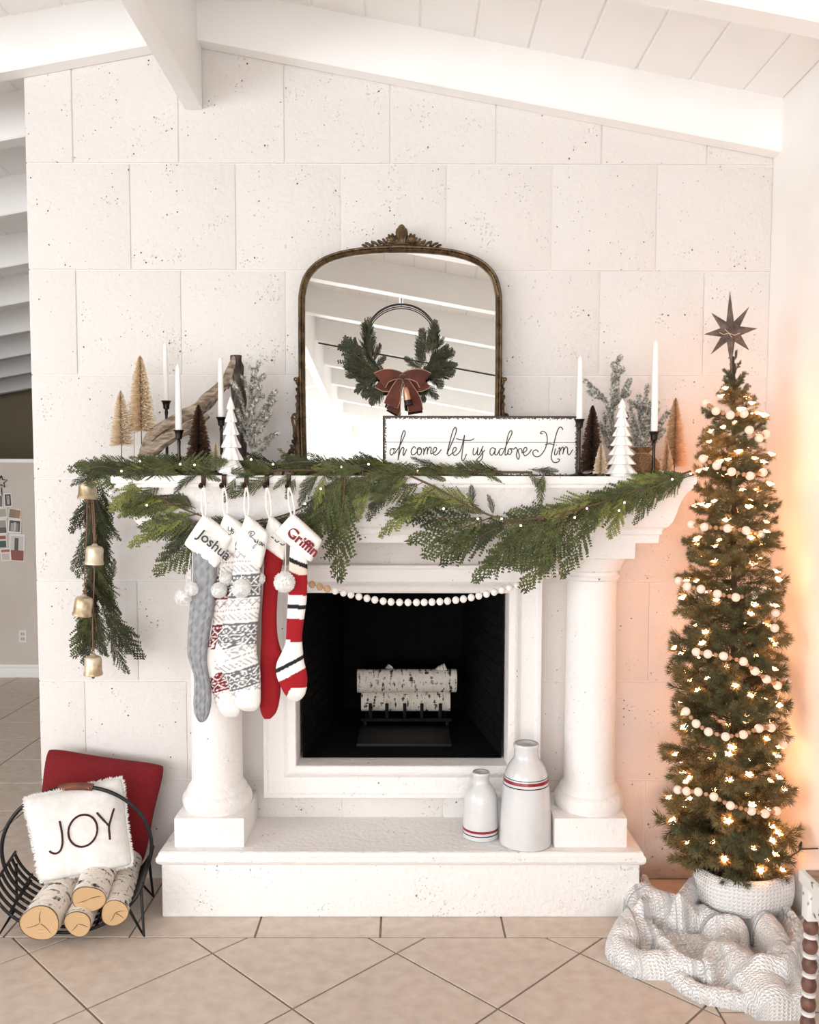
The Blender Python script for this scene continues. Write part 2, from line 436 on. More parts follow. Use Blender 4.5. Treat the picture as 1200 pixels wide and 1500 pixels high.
# border along the hearth, continuing as straight tiles into the room on the left
xj = PZ(557, 1372, 0).x
for k in range(-8, 8):
    for r in range(0, 12):
        a, b = xj+k*TS, xj+(k+1)*TS
        ya, yb = YB+r*.36, YB+(r+1)*.36
        if ya > HY: continue
        if r > 0 and a > WL-.02: continue
        yb = min(yb, HY)
        if r == 1: continue
        if r == 2: ya = .012
        if r == 0 and a > XB-.05: continue
        if r == 0: b = min(b, XB); yb = .012
        poly = [(a, ya), (b, ya), (b, yb), (a, yb)]
        put_tile(poly)
yj = PZ(1100, 1482.5, 0).y
for k in range(-7, 3):
    a, b = yj+k*TS, yj+(k+1)*TS; b = min(b, .012)
    if b-a < .05: continue
    put_tile([(XB, a), (WR, a), (WR, b), (XB, b)])
# frames of the glazed openings the daylight comes through
def win_frame(name, pts_box):
    mb = MB()
    for lo, hi in pts_box: mb.cbox(lo, hi, .006)
    struct(name, mb, beam_paint, True)
y0, y1 = RY0-.12, RY0-.03
win_frame('window_1', [((x-.04, y0, 0), (x+.04, y1, 2.5)) for x in (-3.91, -2.36, -.8, .71)]+[((-3.95, y0, 0), (.75, y1, .07)), ((-3.95, y0, 2.43), (.75, y1, 2.5))])
x0, x1 = RX0-.12, RX0-.03
win_frame('window_2', [((x0, y-.03, .35), (x1, y+.03, 2.45)) for y in (-6.17, -4.65, -3.15, -1.63)]+[((x0, -6.2, .35), (x1, -1.6, .41)), ((x0, -6.2, 2.39), (x1, -1.6, 2.45))])

# ================================================================ fireplace
FX = PY(592, 900, -.12).x
fp = thing('fireplace', 'white painted cast stone fireplace with two round columns and a wide mantel', 'fireplace', (FX, -.13, 0))
HF = -.292                                   # front of the hearth body
ZH = PY(590, 1250, HF-.022).z                 # top of the hearth
def xr(u, v, Y): return PY(u, v, Y).x
hx0, hx1 = xr(237, 1300, HF), xr(937, 1300, HF)
mb = MB(); mb.cbox((hx0, HF, 0), (hx1, -.001, ZH-.045), .006); part('hearth_base', mb, trim_stone, fp)
lx0, lx1, ly = xr(228, 1255, HF-.022), xr(947, 1258, HF-.022), HF-.022
prof = [(.021, ZH-.047), (.012, ZH-.045), (.004, ZH-.038), (0, ZH-.03), (0, ZH-.018), (.006, ZH-.012), (.008, ZH-.003), (.013, ZH)]
mb = MB(); mb.loft([[(lx0+i, ly+i, z), (lx1-i, ly+i, z), (lx1-i, -.001, z), (lx0+i, -.001, z)] for i, z in prof])
part('hearth_slab', mb, trim_stone, fp, angle=25)
ZM = PY(590, 697, -.34).z                    # top of the mantel shelf
ZB = PY(590, 793, -.24).z                    # bottom of its moulding
ZC = PY(866, 819, -.2565).z                   # underside of the blocks over the columns
COLY = -.142
for uc, u0, u1, b0, b1 in ((317, 255, 358, 253, 361), (865, 812, 919, 823, 931)):
    cx = xr(uc, 1000, COLY)
    c = MB(); R = .0885
    prof = [(R+.004, 0), (R+.002, .05), (R, .12), (R-.001, .4), (R-.002, .7), (R-.003, .8)]
    zb = ZH+.102; zt = ZC
    sh = [(R+.001, zb+.09)]+[(R-.004*t/10, zb+.09+(zt-.075-zb-.09)*t/10) for t in range(11)]
    part('column', c.lathe([(r, z) for r, z in sh], (cx, COLY, 0), 40), trim_stone, fp)
    cs = fp.children[-1]
    c = MB(); ca = [(R-.006, zt-.082), (R+.006, zt-.076), (R+.007, zt-.066), (R+.001, zt-.06), (R+.001, zt-.05), (R+.012, zt-.044), (R+.014, zt-.036), (R+.02, zt-.022), (R+.025, zt-.014), (R+.026, zt)]
    part('capital', c.lathe([(r, z) for r, z in ca], (cx, COLY, 0), 40), trim_stone, cs)
    c = MB(); ba = [(R+.024, zb-.002), (R+.026, zb+.004), (R+.031, zb+.014), (R+.033, zb+.028), (R+.031, zb+.042), (R+.024, zb+.053), (R+.016, zb+.058), (R+.016, zb+.064), (R+.013, zb+.074), (R+.006, zb+.082), (R, zb+.092)]
    part('base_ring', c.lathe([(r, z) for r, z in ba], (cx, COLY, 0), 40), trim_stone, cs)
    px0, px1 = xr(u0, 1230, -.268), xr(u1, 1230, -.268)
    c = MB(); c.cbox((px0, -.268, ZH-.001), (px1, -.002, zb), .006); part('plinth', c, trim_stone, fp)
    qx0, qx1 = xr(b0, 805, -.2565), xr(b1, 805, -.2565)
    c = MB(); c.cbox((qx0, -.2565, ZC), (qx1, -.002, ZB+.004), .004); part('capital_block', c, trim_stone, fp)
# mantel shelf with its stepped moulding, one ring per profile point
def hw(u, Y): return (u-592)*mpp(Y)
mp = [(1020, 697, -.336), (1020.5, 698.5, -.34), (1020.5, 707, -.34), (1019, 709, -.338), (1016, 709.5, -.334), (1016, 714, -.334), (1013, 716, -.33), (1007, 721, -.322), (1001, 729, -.312), (996, 739, -.304), (992, 751, -.297),
      (987, 763, -.289), (980, 771, -.279), (973, 774, -.269), (971, 777, -.266), (971, 782, -.266), (967, 784, -.26), (966, 795, -.258)]
rings = []
for u, v, Y in mp[::-1]:
    h = hw(u, Y); z = PY(592, v, Y).z; rings.append([(FX-h, Y, z), (FX+h, Y, z), (FX+h, -.001, z), (FX-h, -.001, z)])
mb = MB(); mb.loft(rings); shelf = part('mantel_shelf', mb, trim_stone, fp, angle=22)
ZM = max(v[2] for r in rings for v in r)
# moulded surround of the opening: profile swept round the four mitred sides
so = (PY(383.5, 900, -.05), PY(795, 900, -.05)); sx0, sx1 = so[0].x, so[1].x; sz1 = PY(590, 828, -.05).z; sz0 = PY(590, 1170, -.05).z
sp = [(0, -.001), (0, -.046), (.003, -.05), (.013, -.05), (.017, -.043), (.022, -.040), (.07, -.040), (.076, -.046), (.086, -.058), (.094, -.062), (.113, -.062), (.116, -.058)]
inx = PY(433.5, 990, -.06).x-sx0
sp = [(i*inx/.116, y) for i, y in sp]
inz0 = PY(590, 1122, -.06).z-sz0; inz1 = sz1-PY(590, 869, -.06).z
rings = []
for i, y in sp:
    kz0 = i*inz0/inx; kz1 = i*inz1/inx
    rings.append([(sx0+i, y, sz0+kz0), (sx1-i, y, sz0+kz0), (sx1-i, y, sz1-kz1), (sx0+i, y, sz1-kz1)])
i = inx
rings.append([(sx0+i+.002, .06, sz0+inz0), (sx1-i-.002, .06, sz0+inz0), (sx1-i-.002, .06, sz1-inz1), (sx0+i+.002, .06, sz1-inz1)])
mb = MB(); mb.loft(rings, False, False); part('surround', mb, trim_stone, fp, angle=20)
# firebox: sooty black lining with brick courses on its sides, and a floor panel
soot = mat('soot_black', '080707', .9, c2='0e0d0c', ns=12, bump=.001, bs=40, spec=.15)
soot2 = mat('soot_panel', '161515', .55, spec=.3)
bx0, bx1, bz0, bz1 = sx0+inx+.012, sx1-inx-.012, sz0+inz0+.002, sz1-inz1-.002
BY = .74
mb = MB()
wv = [(bx0, .03, bz0), (bx1, .03, bz0), (bx1, .03, bz1+.02), (bx0, .03, bz1+.02)]
sxi = .1
bv = [(bx0+sxi, BY, bz0), (bx1-sxi, BY, bz0), (bx1-sxi, BY, bz1+.02), (bx0+sxi, BY, bz1+.02)]
mb.add(wv+bv, [(4,5,6,7), (0,1,5,4), (1,2,6,5), (2,3,7,6), (3,0,4,7)])
fbx = part('firebox', mb, soot, fp, 'sooty black firebox lining', smooth=False)
mb = MB()
for (x0, x1), (y0, y1) in zip(((-.185, .185),), ((.16, .42),)):
    mb.cbox((FX+x0, y0, bz0), (FX+x1, y1, bz0+.012), .003)
part('ash_plate', mb, soot2, fbx)
brick = None
for side in (0, 1):
    for r in range(13):
        for k in range(2):
            t0, t1 = k*.5+.03+(.12 if r % 2 else 0), k*.5+.5+(.12 if r % 2 else 0); t1 = min(t1, .97)
            z0 = bz0+.012+r*.047
            if z0+.044 > bz1: continue
            def wp(t, off): return Vector((bx0+(sxi*t)+off, lerp(.03, BY, t), 0)) if side == 0 else Vector((bx1-sxi*t-off, lerp(.03, BY, t), 0))
            a, b = wp(t0, 0), wp(t1, 0); c_, d = wp(t1, .004), wp(t0, .004)
            c = MB(); c.prism([(p.x, p.y, z0) for p in ((a, b, c_, d) if side else (d, c_, b, a))], (0, 0, .043)); part('brick', c, soot, fbx, smooth=False)
# ================================================================ greenery meshes shared by the garlands
def frond_mesh(name, seed, mats, dense=1.0, droop=.25, wide=.34):
    """a flat cedar frond, one unit long along X: stem, alternate branchlets, scale-like leaflets"""
    r = random.Random(seed); mb = MB(); Z = Vector((0,0,1))
    def at(t): return Vector((t*(1-.06*t), .05*math.sin(t*3+seed), -droop*t*t))
    st = [at(t/8) for t in range(9)]
    mb.cur = 1; mb.tube(st, lambda t: .009*(1-.8*t), 4); mb.cur = 0
    n = int(14*dense)
    for k in range(n):
        for sgn in (-1, 1):
            t = .1+.88*(k+.5*(sgn > 0)+r.uniform(-.15, .15))/n
            if t > .99: continue
            p = at(t); tg = (at(min(t+.02, 1))-at(t-.02)).normalized(); sd = Z.cross(tg).normalized()*sgn
            L = wide*((t/.26)**.6 if t < .26 else ((1.02-t)/.76)**.75)*r.uniform(.7, 1.12)+.03
            a = math.radians(r.uniform(24, 38)); d = (tg*math.cos(a)+sd*math.sin(a)+Z*r.uniform(-.2, .12)).normalized()
            m_ = max(2, int(L/.034)); nn = (Z-d*Z.dot(d)).normalized(); s2 = nn.cross(d)
            mb.kite(p, d, s2, L*1.04, .010, nn)
            for q in range(m_):
                tt = (q+.4)/m_
                for s3 in (-1, 1):
                    b = math.radians(r.uniform(30, 42)); dd = (d*math.cos(b)+s2*(s3*math.sin(b))+nn*r.uniform(-.25, .25)).normalized()
                    mb.kite(p+d*(L*tt), dd, nn.cross(dd), .05*(1-.4*tt)*r.uniform(.8, 1.2), .0105, nn)
    mb.kite(at(.96), (at(1)-at(.93)).normalized(), Vector((0,1,0)), .09, .016, Z)
    return mb.mesh(name, mats, False)
twig = mat('twig_brown', '5a4630', .8)
cedar = [mat('cedar_green', '565c30', .6, c2='3e4524', ns=9, spec=.35), mat('cedar_bright', '7d813d', .6, c2='5f6632', ns=9, spec=.35),
         mat('cedar_dark', '40452b', .65, c2='2f3423', ns=9, spec=.3)]
FR = [[frond_mesh('cedar_frond', s+10*k, [cedar[k], twig], 1.0, .12+.12*(s % 3), .30+.05*(s % 2)) for s in range(3)] for k in range(3)]
JUN = [frond_mesh('juniper_frond', 50+s, [mat('juniper_green', '4c4f37', .65, c2='33362a', ns=9, spec=.3), twig], 1.25, .1, .44) for s in range(2)]
def sprig(parent, meshes, u0, v0, u1, v1, Y0, Y1=None, roll=0., name='sprig', fat=1.0):
    """frond from photo point (u0,v0) at depth Y0 to (u1,v1) at depth Y1; roll turns its flat side"""
    Y1 = Y0 if Y1 is None else Y1
    a, b = PY(u0, v0, Y0), PY(u1, v1, Y1); d = b-a; L = d.length
    n = Vector((0, -1, .25)); q = Matrix.Rotation(roll, 3, d.normalized()); n = q @ n
    M = frame(a, d, n, L)
    if fat != 1.0: M = M @ Matrix.Diagonal((1, fat, 1, 1))
    return inst(name, RND.choice(meshes), parent, M)

# ================================================================ mantel: mirror and wreath
LEAN = math.radians(3.0); MY = -.085
mn = Vector((0, -math.cos(LEAN), math.sin(LEAN)))
def PM(u, v, off=0.0):                     # photo pixel -> leaning plane of the mirror glass
    d = ray(u, v); p0 = Vector((0, MY, ZM)); k = (p0-CAM).dot(mn)/d.dot(mn); return CAM+d*k+mn*off
gold = mat('aged_gold', '6f5a3f', .42, .75, c2='3d3024', ns=38, nd=5, lo=.38, hi=.66, bump=.0006, bs=160)
gold_hi = mat('aged_gold_worn', '9c7f58', .4, .8, c2='5c4a33', ns=70, lo=.4, hi=.6)
mir = thing('arched_mirror', 'arched wall mirror in an aged gold frame with a leafy crest, leaning above the mantel', 'mirror', (PM(587, 690).x, MY+.03, ZM))
half = [(145.5, 697), (147.5, 640), (149, 560), (149.5, 450), (148, 426), (142, 405), (129, 388), (109, 375), (79, 366), (42, 361.3), (0, 360)]
UC = 586.5
path = [(UC-a, b) for a, b in half]+[(UC+a, b) for a, b in half[:-1][::-1]]
path = crom(path, 6)
def off_path(pts, k):                      # inset by k pixels
    out = []
    for i, p in enumerate(pts):
        a, b = pts[max(0, i-1)], pts[min(len(pts)-1, i+1)]; tx, ty = b[0]-a[0], b[1]-a[1]; L = math.hypot(tx, ty); out.append((p[0]-ty/L*k, p[1]+tx/L*k))
    return out
prof = [(0, -.022), (0, .004), (1.2, .012), (3, .017), (4.4, .016), (5.2, .012), (6.2, .014), (7.2, .012), (8.6, .009), (9.6, .004), (10, -.003), (10, -.022)]
lay = [[PM(u, v, h) for u, v in off_path(path, k)] for k, h in prof]
mb = MB(); mb.loft([[l[i] for l in lay] for i in range(len(path))]); part('frame', mb, gold, mir)
fr = mir.children[-1]
mb = MB(); bl = off_path(path, 5.6); run = 0; last = bl[0]
for p in bl:
    dd = math.hypot(p[0]-last[0], p[1]-last[1]); run += dd
    while run > 2.6: run -= 2.6; mb.ball(PM(p[0], p[1], .0145), .0026, 6, 4)
    last = p
part('beading', mb, gold_hi, fr, kind='stuff')
gl = off_path(path, 9.2); g0 = [PM(u, v, -.004) for u, v in gl]
mb = MB(); mb.add(g0+[p-mn*.004 for p in g0], [list(range(len(g0)))[::-1], [i+len(g0) for i in range(len(g0))]]+[[i, (i+1) % len(g0), (i+1) % len(g0)+len(g0), i+len(g0)] for i in range(len(g0))])
part('glass', mb, mat('mirror_glass', 'e9e9e6', .0, 1.0), mir, 'clear mirror glass', smooth=False)
mb = MB(); bp = off_path(path, 1.0); g0 = [PM(u, v, -.013) for u, v in bp]
mb.prism(g0[::-1], -mn*.01); part('backing', mb, mat('mirror_back', '3a2f25', .9), mir, smooth=False)
def scroll(mb, c, r0, turns, start, sgn, h=.012, th=1.7):
    pts = []
    for i in range(26):
        t = i/25; a = start+sgn*turns*2*PI*t; r = r0*(1-.8*t); pts.append(PM(c[0]+r*math.cos(a), c[1]+r*math.sin(a), h))
    mb.tube(pts, lambda t: th*.0024*(1-.45*t), 7)
def lobe(mb, u, v, ang, L, W, h=.012):
    W = W*1.35
    """a carved leaf lobe from (u,v) pointing at image angle ang (degrees, 0 right, 90 up)"""
    a = math.radians(ang); pts = [PM(u+math.cos(a)*L*t, v-math.sin(a)*L*t, h+.006*math.sin(PI*t)) for t in (0, .2, .45, .7, .9, 1)]
    mb.tube(pts, [W*.0012*k for k in (1.5, 1.7, 2, 1.9, 1.3, .3)], 7)
mb = MB()                                  # crest
mb.tube([PM(UC+2+k, 361.5+.0016*k*k, .008) for k in range(-56, 57, 4)], lambda t: .0085*math.sin(PI*(.08+.84*t)), 8)
for k, (du, top, w_) in enumerate(((0, 331, 3.2), (-5, 336, 2.3), (5, 336, 2.3))):
    lobe(mb, 588.5+du*.5, 358, 90-du*1.5, 358-top, w_*1.6, .014)
mb.tube([PM(576+i*2.6, 357.5-1.2*math.sin(i*.33), .016) for i in range(11)], .0045, 7)
for s in (-1, 1):
    for a_, L in ((100, 16), (125, 17), (150, 16), (72, 13), (175, 13)): lobe(mb, 588.5+s*11, 352, 90+s*(90-a_)*1.0 if s < 0 else 90-(90-a_)*-1.0*-1, L, 2.1) if False else lobe(mb, 588.5+s*11.5, 357, 90-s*(a_-90), L*.86, 2.0)
    for u_, v_, a_, L in ((22, 355, 52, 10), (25, 356, 30, 10), (31, 356, 60, 8), (34, 357, 30, 11), (41, 358, 68, 8), (43, 358.5, 25, 12), (50, 359.5, 20, 9)): lobe(mb, 588.5+s*u_, v_+4, a_ if s > 0 else 180-a_, L, 1.5)
    scroll(mb, (588.5+s*16, 358), 4, 1.2, 0, s)
part('crest', mb, gold, mir, 'carved leaf and shell crest')
for s in (-1, 1):
    mb = MB(); X = lambda k: UC+s*(k-3.2)
    mb.tube([PM(UC+s*k, v, .004) for k, v in ((149, 552), (150, 590), (150.5, 620), (150, 650), (150, 695))], [.003, .005, .007, .01, .014], 8)
    scroll(mb, (X(156), 557), 3.6, 1.3, PI/2, s); lobe(mb, X(152), 566, 90-s*20, 9, 1.5); lobe(mb, X(151.5), 577, 90-s*22, 9, 1.6); lobe(mb, X(152), 588, 90-s*22, 9, 1.7); lobe(mb, X(152), 600, 90-s*18, 10, 1.6)
    scroll(mb, (X(157), 611), 5.4, 1.6, PI/2, s, th=2)
    mb.tube([PM(X(k), v, .01) for k, v in ((161.5, 611), (160.5, 618), (158.5, 626), (158, 634), (154, 660), (152, 690))], .005, 7)
    for k, v, a_, L in ((160, 645, 105, 12), (160, 652, 125, 11), (161, 658, 140, 11), (163, 664, 150, 10)): lobe(mb, X(k-4), v, a_ if s < 0 else 180-a_, L*.8, 2.1)
    for q in range(3): mb.tube([PM(X(k+q*1.5), v+q*4, .012-q*.002) for k, v in crom(((150, 650), (157, 652), (164, 660), (169, 670), (172, 682), (173, 694)), 4)], lambda t: .0046*(1-.5*t), 7)
    part('side_scroll', mb, gold, mir)

# dark strip along the rafter, set where the mirror shows a dark line
def mirror_hit(u, v):
    p = PM(u, v); d = ray(u, v); d = d-2*d.dot(mn)*mn
    for i in range(4000):
        p = p+d*.003
        if p.z > roof(p.x): return p
    return p
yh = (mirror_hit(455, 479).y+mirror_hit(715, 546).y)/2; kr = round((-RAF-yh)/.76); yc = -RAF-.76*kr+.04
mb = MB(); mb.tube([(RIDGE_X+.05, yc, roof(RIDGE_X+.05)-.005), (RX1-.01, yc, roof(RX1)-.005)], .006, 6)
part('cable', mb, mat('cord_strip_black', '2a2724', .6), ceiling, 'dark strip along a rafter')
wire_blk = mat('black_wire', '1d1b1a', .45, .6)
wc = (588, 501)
wr = thing('wreath', 'half wreath of dark juniper on a black wire hoop with a rust velvet bow', 'wreath', PM(588, 555, .02))
for k, (r_, h) in enumerate(((54.2, .016), (52.2, .022))):
    mb = MB(); mb.tube([PM(wc[0]+r_*math.cos(a), wc[1]+r_*math.sin(a), h) for a in [2*PI*i/64 for i in range(65)]], .0017, 6); part('hoop', mb, wire_blk, wr)
WS = [(572,558,497,493),(566,556,508,520),(560,552,500,541),(556,548,515,572),(566,560,540,592),(548,540,532,466),(546,530,561,504),(552,538,565,520),(542,520,503,500),(545,510,534,472),(556,556,520,560),(570,560,528,580),(552,545,512,535),(560,548,505,555),(549,525,538,490),(562,552,545,585),
      (606,558,668,540),(612,554,669,515),(618,548,672,528),(622,546,651,566),(612,558,640,587),(628,534,655,500),(632,520,642,474),(626,530,612,498),(622,540,590,526),(618,548,592,542),(630,520,617,480),(634,512,650,495),(618,552,655,550),(612,556,625,590),(622,536,611,512),(632,525,668,520),(600,560,575,545),(626,540,660,535),(634,505,640,470)]
for i, (a, b, c, d) in enumerate(WS):
    p0, p1 = PM(a, b, .02), PM(c, d, .02+.014*math.sin(i*1.7)); dv = p1-p0
    n = Matrix.Rotation(.9*math.sin(i*2.3), 3, dv.normalized()) @ mn
    inst('sprig', JUN[i % 2], wr, frame(p0, dv, n, dv.length))
velvet = mat('rust_velvet', '642a14', .85, c2='4a1c0b', ns=14, sheen=.6)
velvet_e = mat('bow_wire_edge', 'b9967a', .5)
def ribbon(mb, mb2, path, wid, hs, twist=0):
    """strip: path of (u,v,h) down the middle, half widths wid in px perpendicular in the picture plane"""
    L, R = [], []
    for i, (u, v, h) in enumerate(path):
        a, b = path[max(0, i-1)], path[min(len(path)-1, i+1)]; tx, ty = b[0]-a[0], b[1]-a[1]; q = math.hypot(tx, ty) or 1; w_ = wid(i/(len(path)-1))
        L.append(PM(u-ty/q*w_, v+tx/q*w_, h)); R.append(PM(u+ty/q*w_, v-tx/q*w_, h+hs*math.sin(i*.9)))
    th = mn*.0012; n = len(L)
    mb.loft([[L[i]+th, R[i]+th, R[i]-th, L[i]-th] for i in range(n)])
    for s in (L, R): mb2.tube([p+th for p in s], .0011, 5)
bow = None
mbs = MB(); mbe = MB()
for s in (-1, 1):                          # loops: out along the top, back along the bottom
    ribbon(mbs, mbe, crom([(590, 553, .034), (590+s*12, 552.5, .05), (590+s*25, 555, .052), (590+s*33, 560.5, .045)], 5), lambda t: 4+9.5*t, .0)
    ribbon(mbs, mbe, crom([(590+s*32.5, 561, .044), (590+s*22, 567, .036), (590+s*8, 559, .032), (590, 554, .034)], 5), lambda t: 12-8*t, .0)
lp = part('bow', mbs, velvet, wr, 'rust velvet bow', angle=60); part('wire_edge', mbe, velvet_e, lp)
for tail in ([(588, 556, .036), (582, 570, .048), (577, 586, .05), (573, 597, .046)], [(587, 557, .03), (580, 580, .034), (577, 600, .03), (575, 605, .028)], [(593, 556, .036), (600, 572, .044), (606, 588, .04), (609, 604, .034)]):
    mbs = MB(); mbe = MB(); ribbon(mbs, mbe, crom(tail, 6), lambda t: 3+7.5*min(1, t*1.4), .002); o = part('bow_tail', mbs, velvet, lp, angle=60)
    mbs = mbe; part('wire_edge', mbe, velvet_e, lp)
mb = MB(); mb.ball(PM(590, 555, .04), .0135, 12, 8, (1, 1, .8)); part('knot', mb, velvet, lp)
cop = mat('copper_pink', 'c99a7c', .35, .7)
bt, bb = PM(594, 571, .058), PM(599, 597, .052); ax = bb-bt
mb = MB(); L = ax.length; mb.lathe([(.001, 0), (.006, .002), (.0105, .012), (.0115, .03), (.012, L*.62), (.0135, L*.72), (.0135, L*.76)], bt, 16, ax); bl_ = part('bell', mb, cop, wr, 'small copper bell hanging below the bow')
mb = MB(); mb.lathe([(.0137, L*.7), (.0142, L*.78), (.0148, L*.98), (.013, L), (.01, L*.9)], bt, 16, ax); part('bell_rim', mb, wire_blk, bl_)
mb = MB(); mb.tube([PM(590, 556, .046), PM(592, 564, .056), bt], .0012, 5); part('bell_cord', mb, wire_blk, bl_)
mb = MB(); mb.cbox((-.008, -.004, -.012), (.008, .0, .012), .003)
hk = PM(588, 440, .002)
mb2 = MB(); mb2.v = []; 
for i in range(len(mb.v)): mb.v[i] = mb.v[i]+hk
hkt = thing('adhesive_hook', 'clear adhesive hook with dark wire stuck on the mirror glass', 'hook', hk)
part('pad', mb, mat('clear_plastic', 'f4f4f2', .2), hkt)
mb = MB(); mb.tube([hk+Vector((0, -.005, .006)), hk+Vector((0, -.009, -.004)), hk+Vector((0, -.016, -.012)), hk+Vector((0, -.022, -.009)), hk+Vector((0, -.023, -.003))], .0016, 6); part('wire_hook', mb, wire_blk, hkt)

# ================================================================ mantel: painted sign
SY = -.235
def worn_mat():
    mt = bpy.data.materials.new('worn_white_board'); mt.use_nodes = True; nt = mt.node_tree; N = nt.nodes; L = nt.links; b = N['Principled BSDF']; b.inputs['Roughness'].default_value = .7
    t = N.new('ShaderNodeTexCoord'); uv = t.outputs['UV']; sp_ = N.new('ShaderNodeSeparateXYZ'); L.new(uv, sp_.inputs[0])
    def m_(op, a, b_=None):
        n = N.new('ShaderNodeMath'); n.operation = op
        for i, x in enumerate((a, b_)):
            if x is None: continue
            if isinstance(x, (int, float)): n.inputs[i].default_value = x
            else: L.new(x, n.inputs[i])
        return n.outputs[0]
    ex = m_('MINIMUM', sp_.outputs[0], m_('SUBTRACT', .66, sp_.outputs[0])); ey = m_('MINIMUM', sp_.outputs[1], m_('SUBTRACT', .19, sp_.outputs[1])); e = m_('MINIMUM', ex, ey)
    n = N.new('ShaderNodeTexNoise'); n.inputs['Scale'].default_value = 160; n.inputs['Detail'].default_value = 5; L.new(uv, n.inputs['Vector'])
    v = m_('ADD', m_('MULTIPLY', e, 38), n.outputs['Fac']); r = N.new('ShaderNodeValToRGB'); r.color_ramp.elements[0].position = .68; r.color_ramp.elements[1].position = .8
    r.color_ramp.elements[0].color = lin('4a4642'); r.color_ramp.elements[1].color = lin('f6f4f1'); L.new(v, r.inputs['Fac']); L.new(r.outputs['Color'], b.inputs['Base Color']); return mt
worn = worn_mat(); darkwood = mat('dark_stained_wood', '4b4039', .7, c2='352d28', ns=20, stretch=(1, 6, 6))
s0, s1 = PY(562.5, 650, SY), PY(846, 650, SY); zt = PY(700, 610.5, SY).z
sg = thing('wooden_sign', 'long white wooden sign with black handwritten lettering and worn dark edges', 'sign', ((s0.x+s1.x)/2, SY, ZM))
zmid = PY(700, 648, SY).z
for z0, z1 in ((ZM+.003, zmid-.0008), (zmid+.0008, zt)):
    mb = MB(); mb.cbox((s0.x, SY, z0), (s1.x, SY+.016, z1), .001); mb.uv = [((v.x-s0.x)/(s1.x-s0.x)*.66, (v.z-ZM)/(zt-ZM)*.19) for v in mb.v]; part('plank', mb, worn, sg)
mb = MB(); mb.box((s0.x+.002, SY+.012, ZM+.004), (s1.x-.002, SY+.017, zt-.002)); mb.cbox((s0.x-.004, SY-.001, ZM), (s0.x, SY+.02, zt+.003), .001); mb.cbox((s1.x, SY-.001, ZM), (s1.x+.004, SY+.02, zt+.003), .001); mb.cbox((s0.x-.004, SY-.001, zt), (s1.x+.004, SY+.02, zt+.003), .001)
mb.cbox((s0.x-.004, SY-.001, ZM), (s1.x+.004, SY+.02, ZM+.003), .001); part('frame', mb, darkwood, sg)
ink = mat('black_ink', '343130', .6)
WORDS = [
 [[(99,232),(86,236),(80,252),(86,268),(97,262),(103,244),(98,232),(112,236)], [(104,262),(130,225),(152,180),(164,148),(158,134),(148,150),(138,195),(130,245),(124,296)], [(126,285),(136,248),(148,228),(157,232),(152,258),(156,270),(172,236)]],
 [[(222,232),(212,222),(198,240),(198,262),(212,266),(228,250),(232,232),(246,228),(254,240),(250,260),(238,268),(230,256),(234,236),(256,238)], [(262,230),(266,240),(265,267)], [(266,255),(278,228),(286,232),(284,264)], [(285,250),(296,226),(306,230),(304,260),(314,258),(332,246),(336,230),(324,228),(316,248),(324,268),(342,262),(362,238)]],
 [[(392,262),(410,225),(436,165),(445,130),(438,116),(424,140),(408,200),(396,250),(402,272),(420,260),(440,246),(444,230),(432,228),(424,250),(434,270),(452,262),(470,236),(490,158)], [(490,158),(482,220),(474,280),(478,300),(490,290),(500,262)], [(444,178),(480,186),(520,188),(542,178)]],
 [[(540,228),(536,258),(544,268),(558,250),(564,226)], [(564,226),(560,262),(570,266),(584,236),(592,218)], [(588,226),(584,244),(590,262),(584,290),(566,306),(556,296),(572,278),(602,240)]],
 [[(656,234),(644,228),(632,238),(630,258),(640,270),(654,252),(660,230)], [(660,230),(656,262),(668,266),(682,240)], [(704,234),(690,232),(680,250),(684,268),(698,262),(726,200),(750,150),(746,134),(732,150),(720,200),(712,262),(722,266),(732,244)], [(742,232),(730,240),(730,262),(742,264),(750,246),(742,232),(760,236),(770,226)], [(770,226),(780,240),(774,268),(784,292),(791,272),(784,244),(796,232),(804,240),(806,258)], [(806,258),(828,246),(832,230),(820,228),(812,248),(820,272),(840,262),(858,238)]],
 [[(920,152),(906,150),(918,138),(938,150),(944,190),(930,240),(900,275),(872,272),(866,250),(884,240),(896,252)], [(1030,130),(1022,116),(1008,120),(992,160),(978,220),(966,280),(980,308),(1004,306),(1012,292),(998,290)], [(932,212),(958,206),(984,214)], [(990,232),(984,262),(994,266),(1006,242)], [(994,212),(995,215)], [(1006,236),(1014,228),(1010,268)], [(1012,252),(1026,226),(1034,232),(1030,264)], [(1032,250),(1046,224),(1056,232),(1056,258),(1066,266),(1084,238)]]]
for wd in WORDS:
    mb = MB()
    for st in wd: mb.tube([PY(550+x/3.75, 595+y/3.75, SY-.0006) for x, y in crom(st, 5)], .0017, 5)
    part('lettering', mb, ink, sg, 'black handwritten word', angle=180)
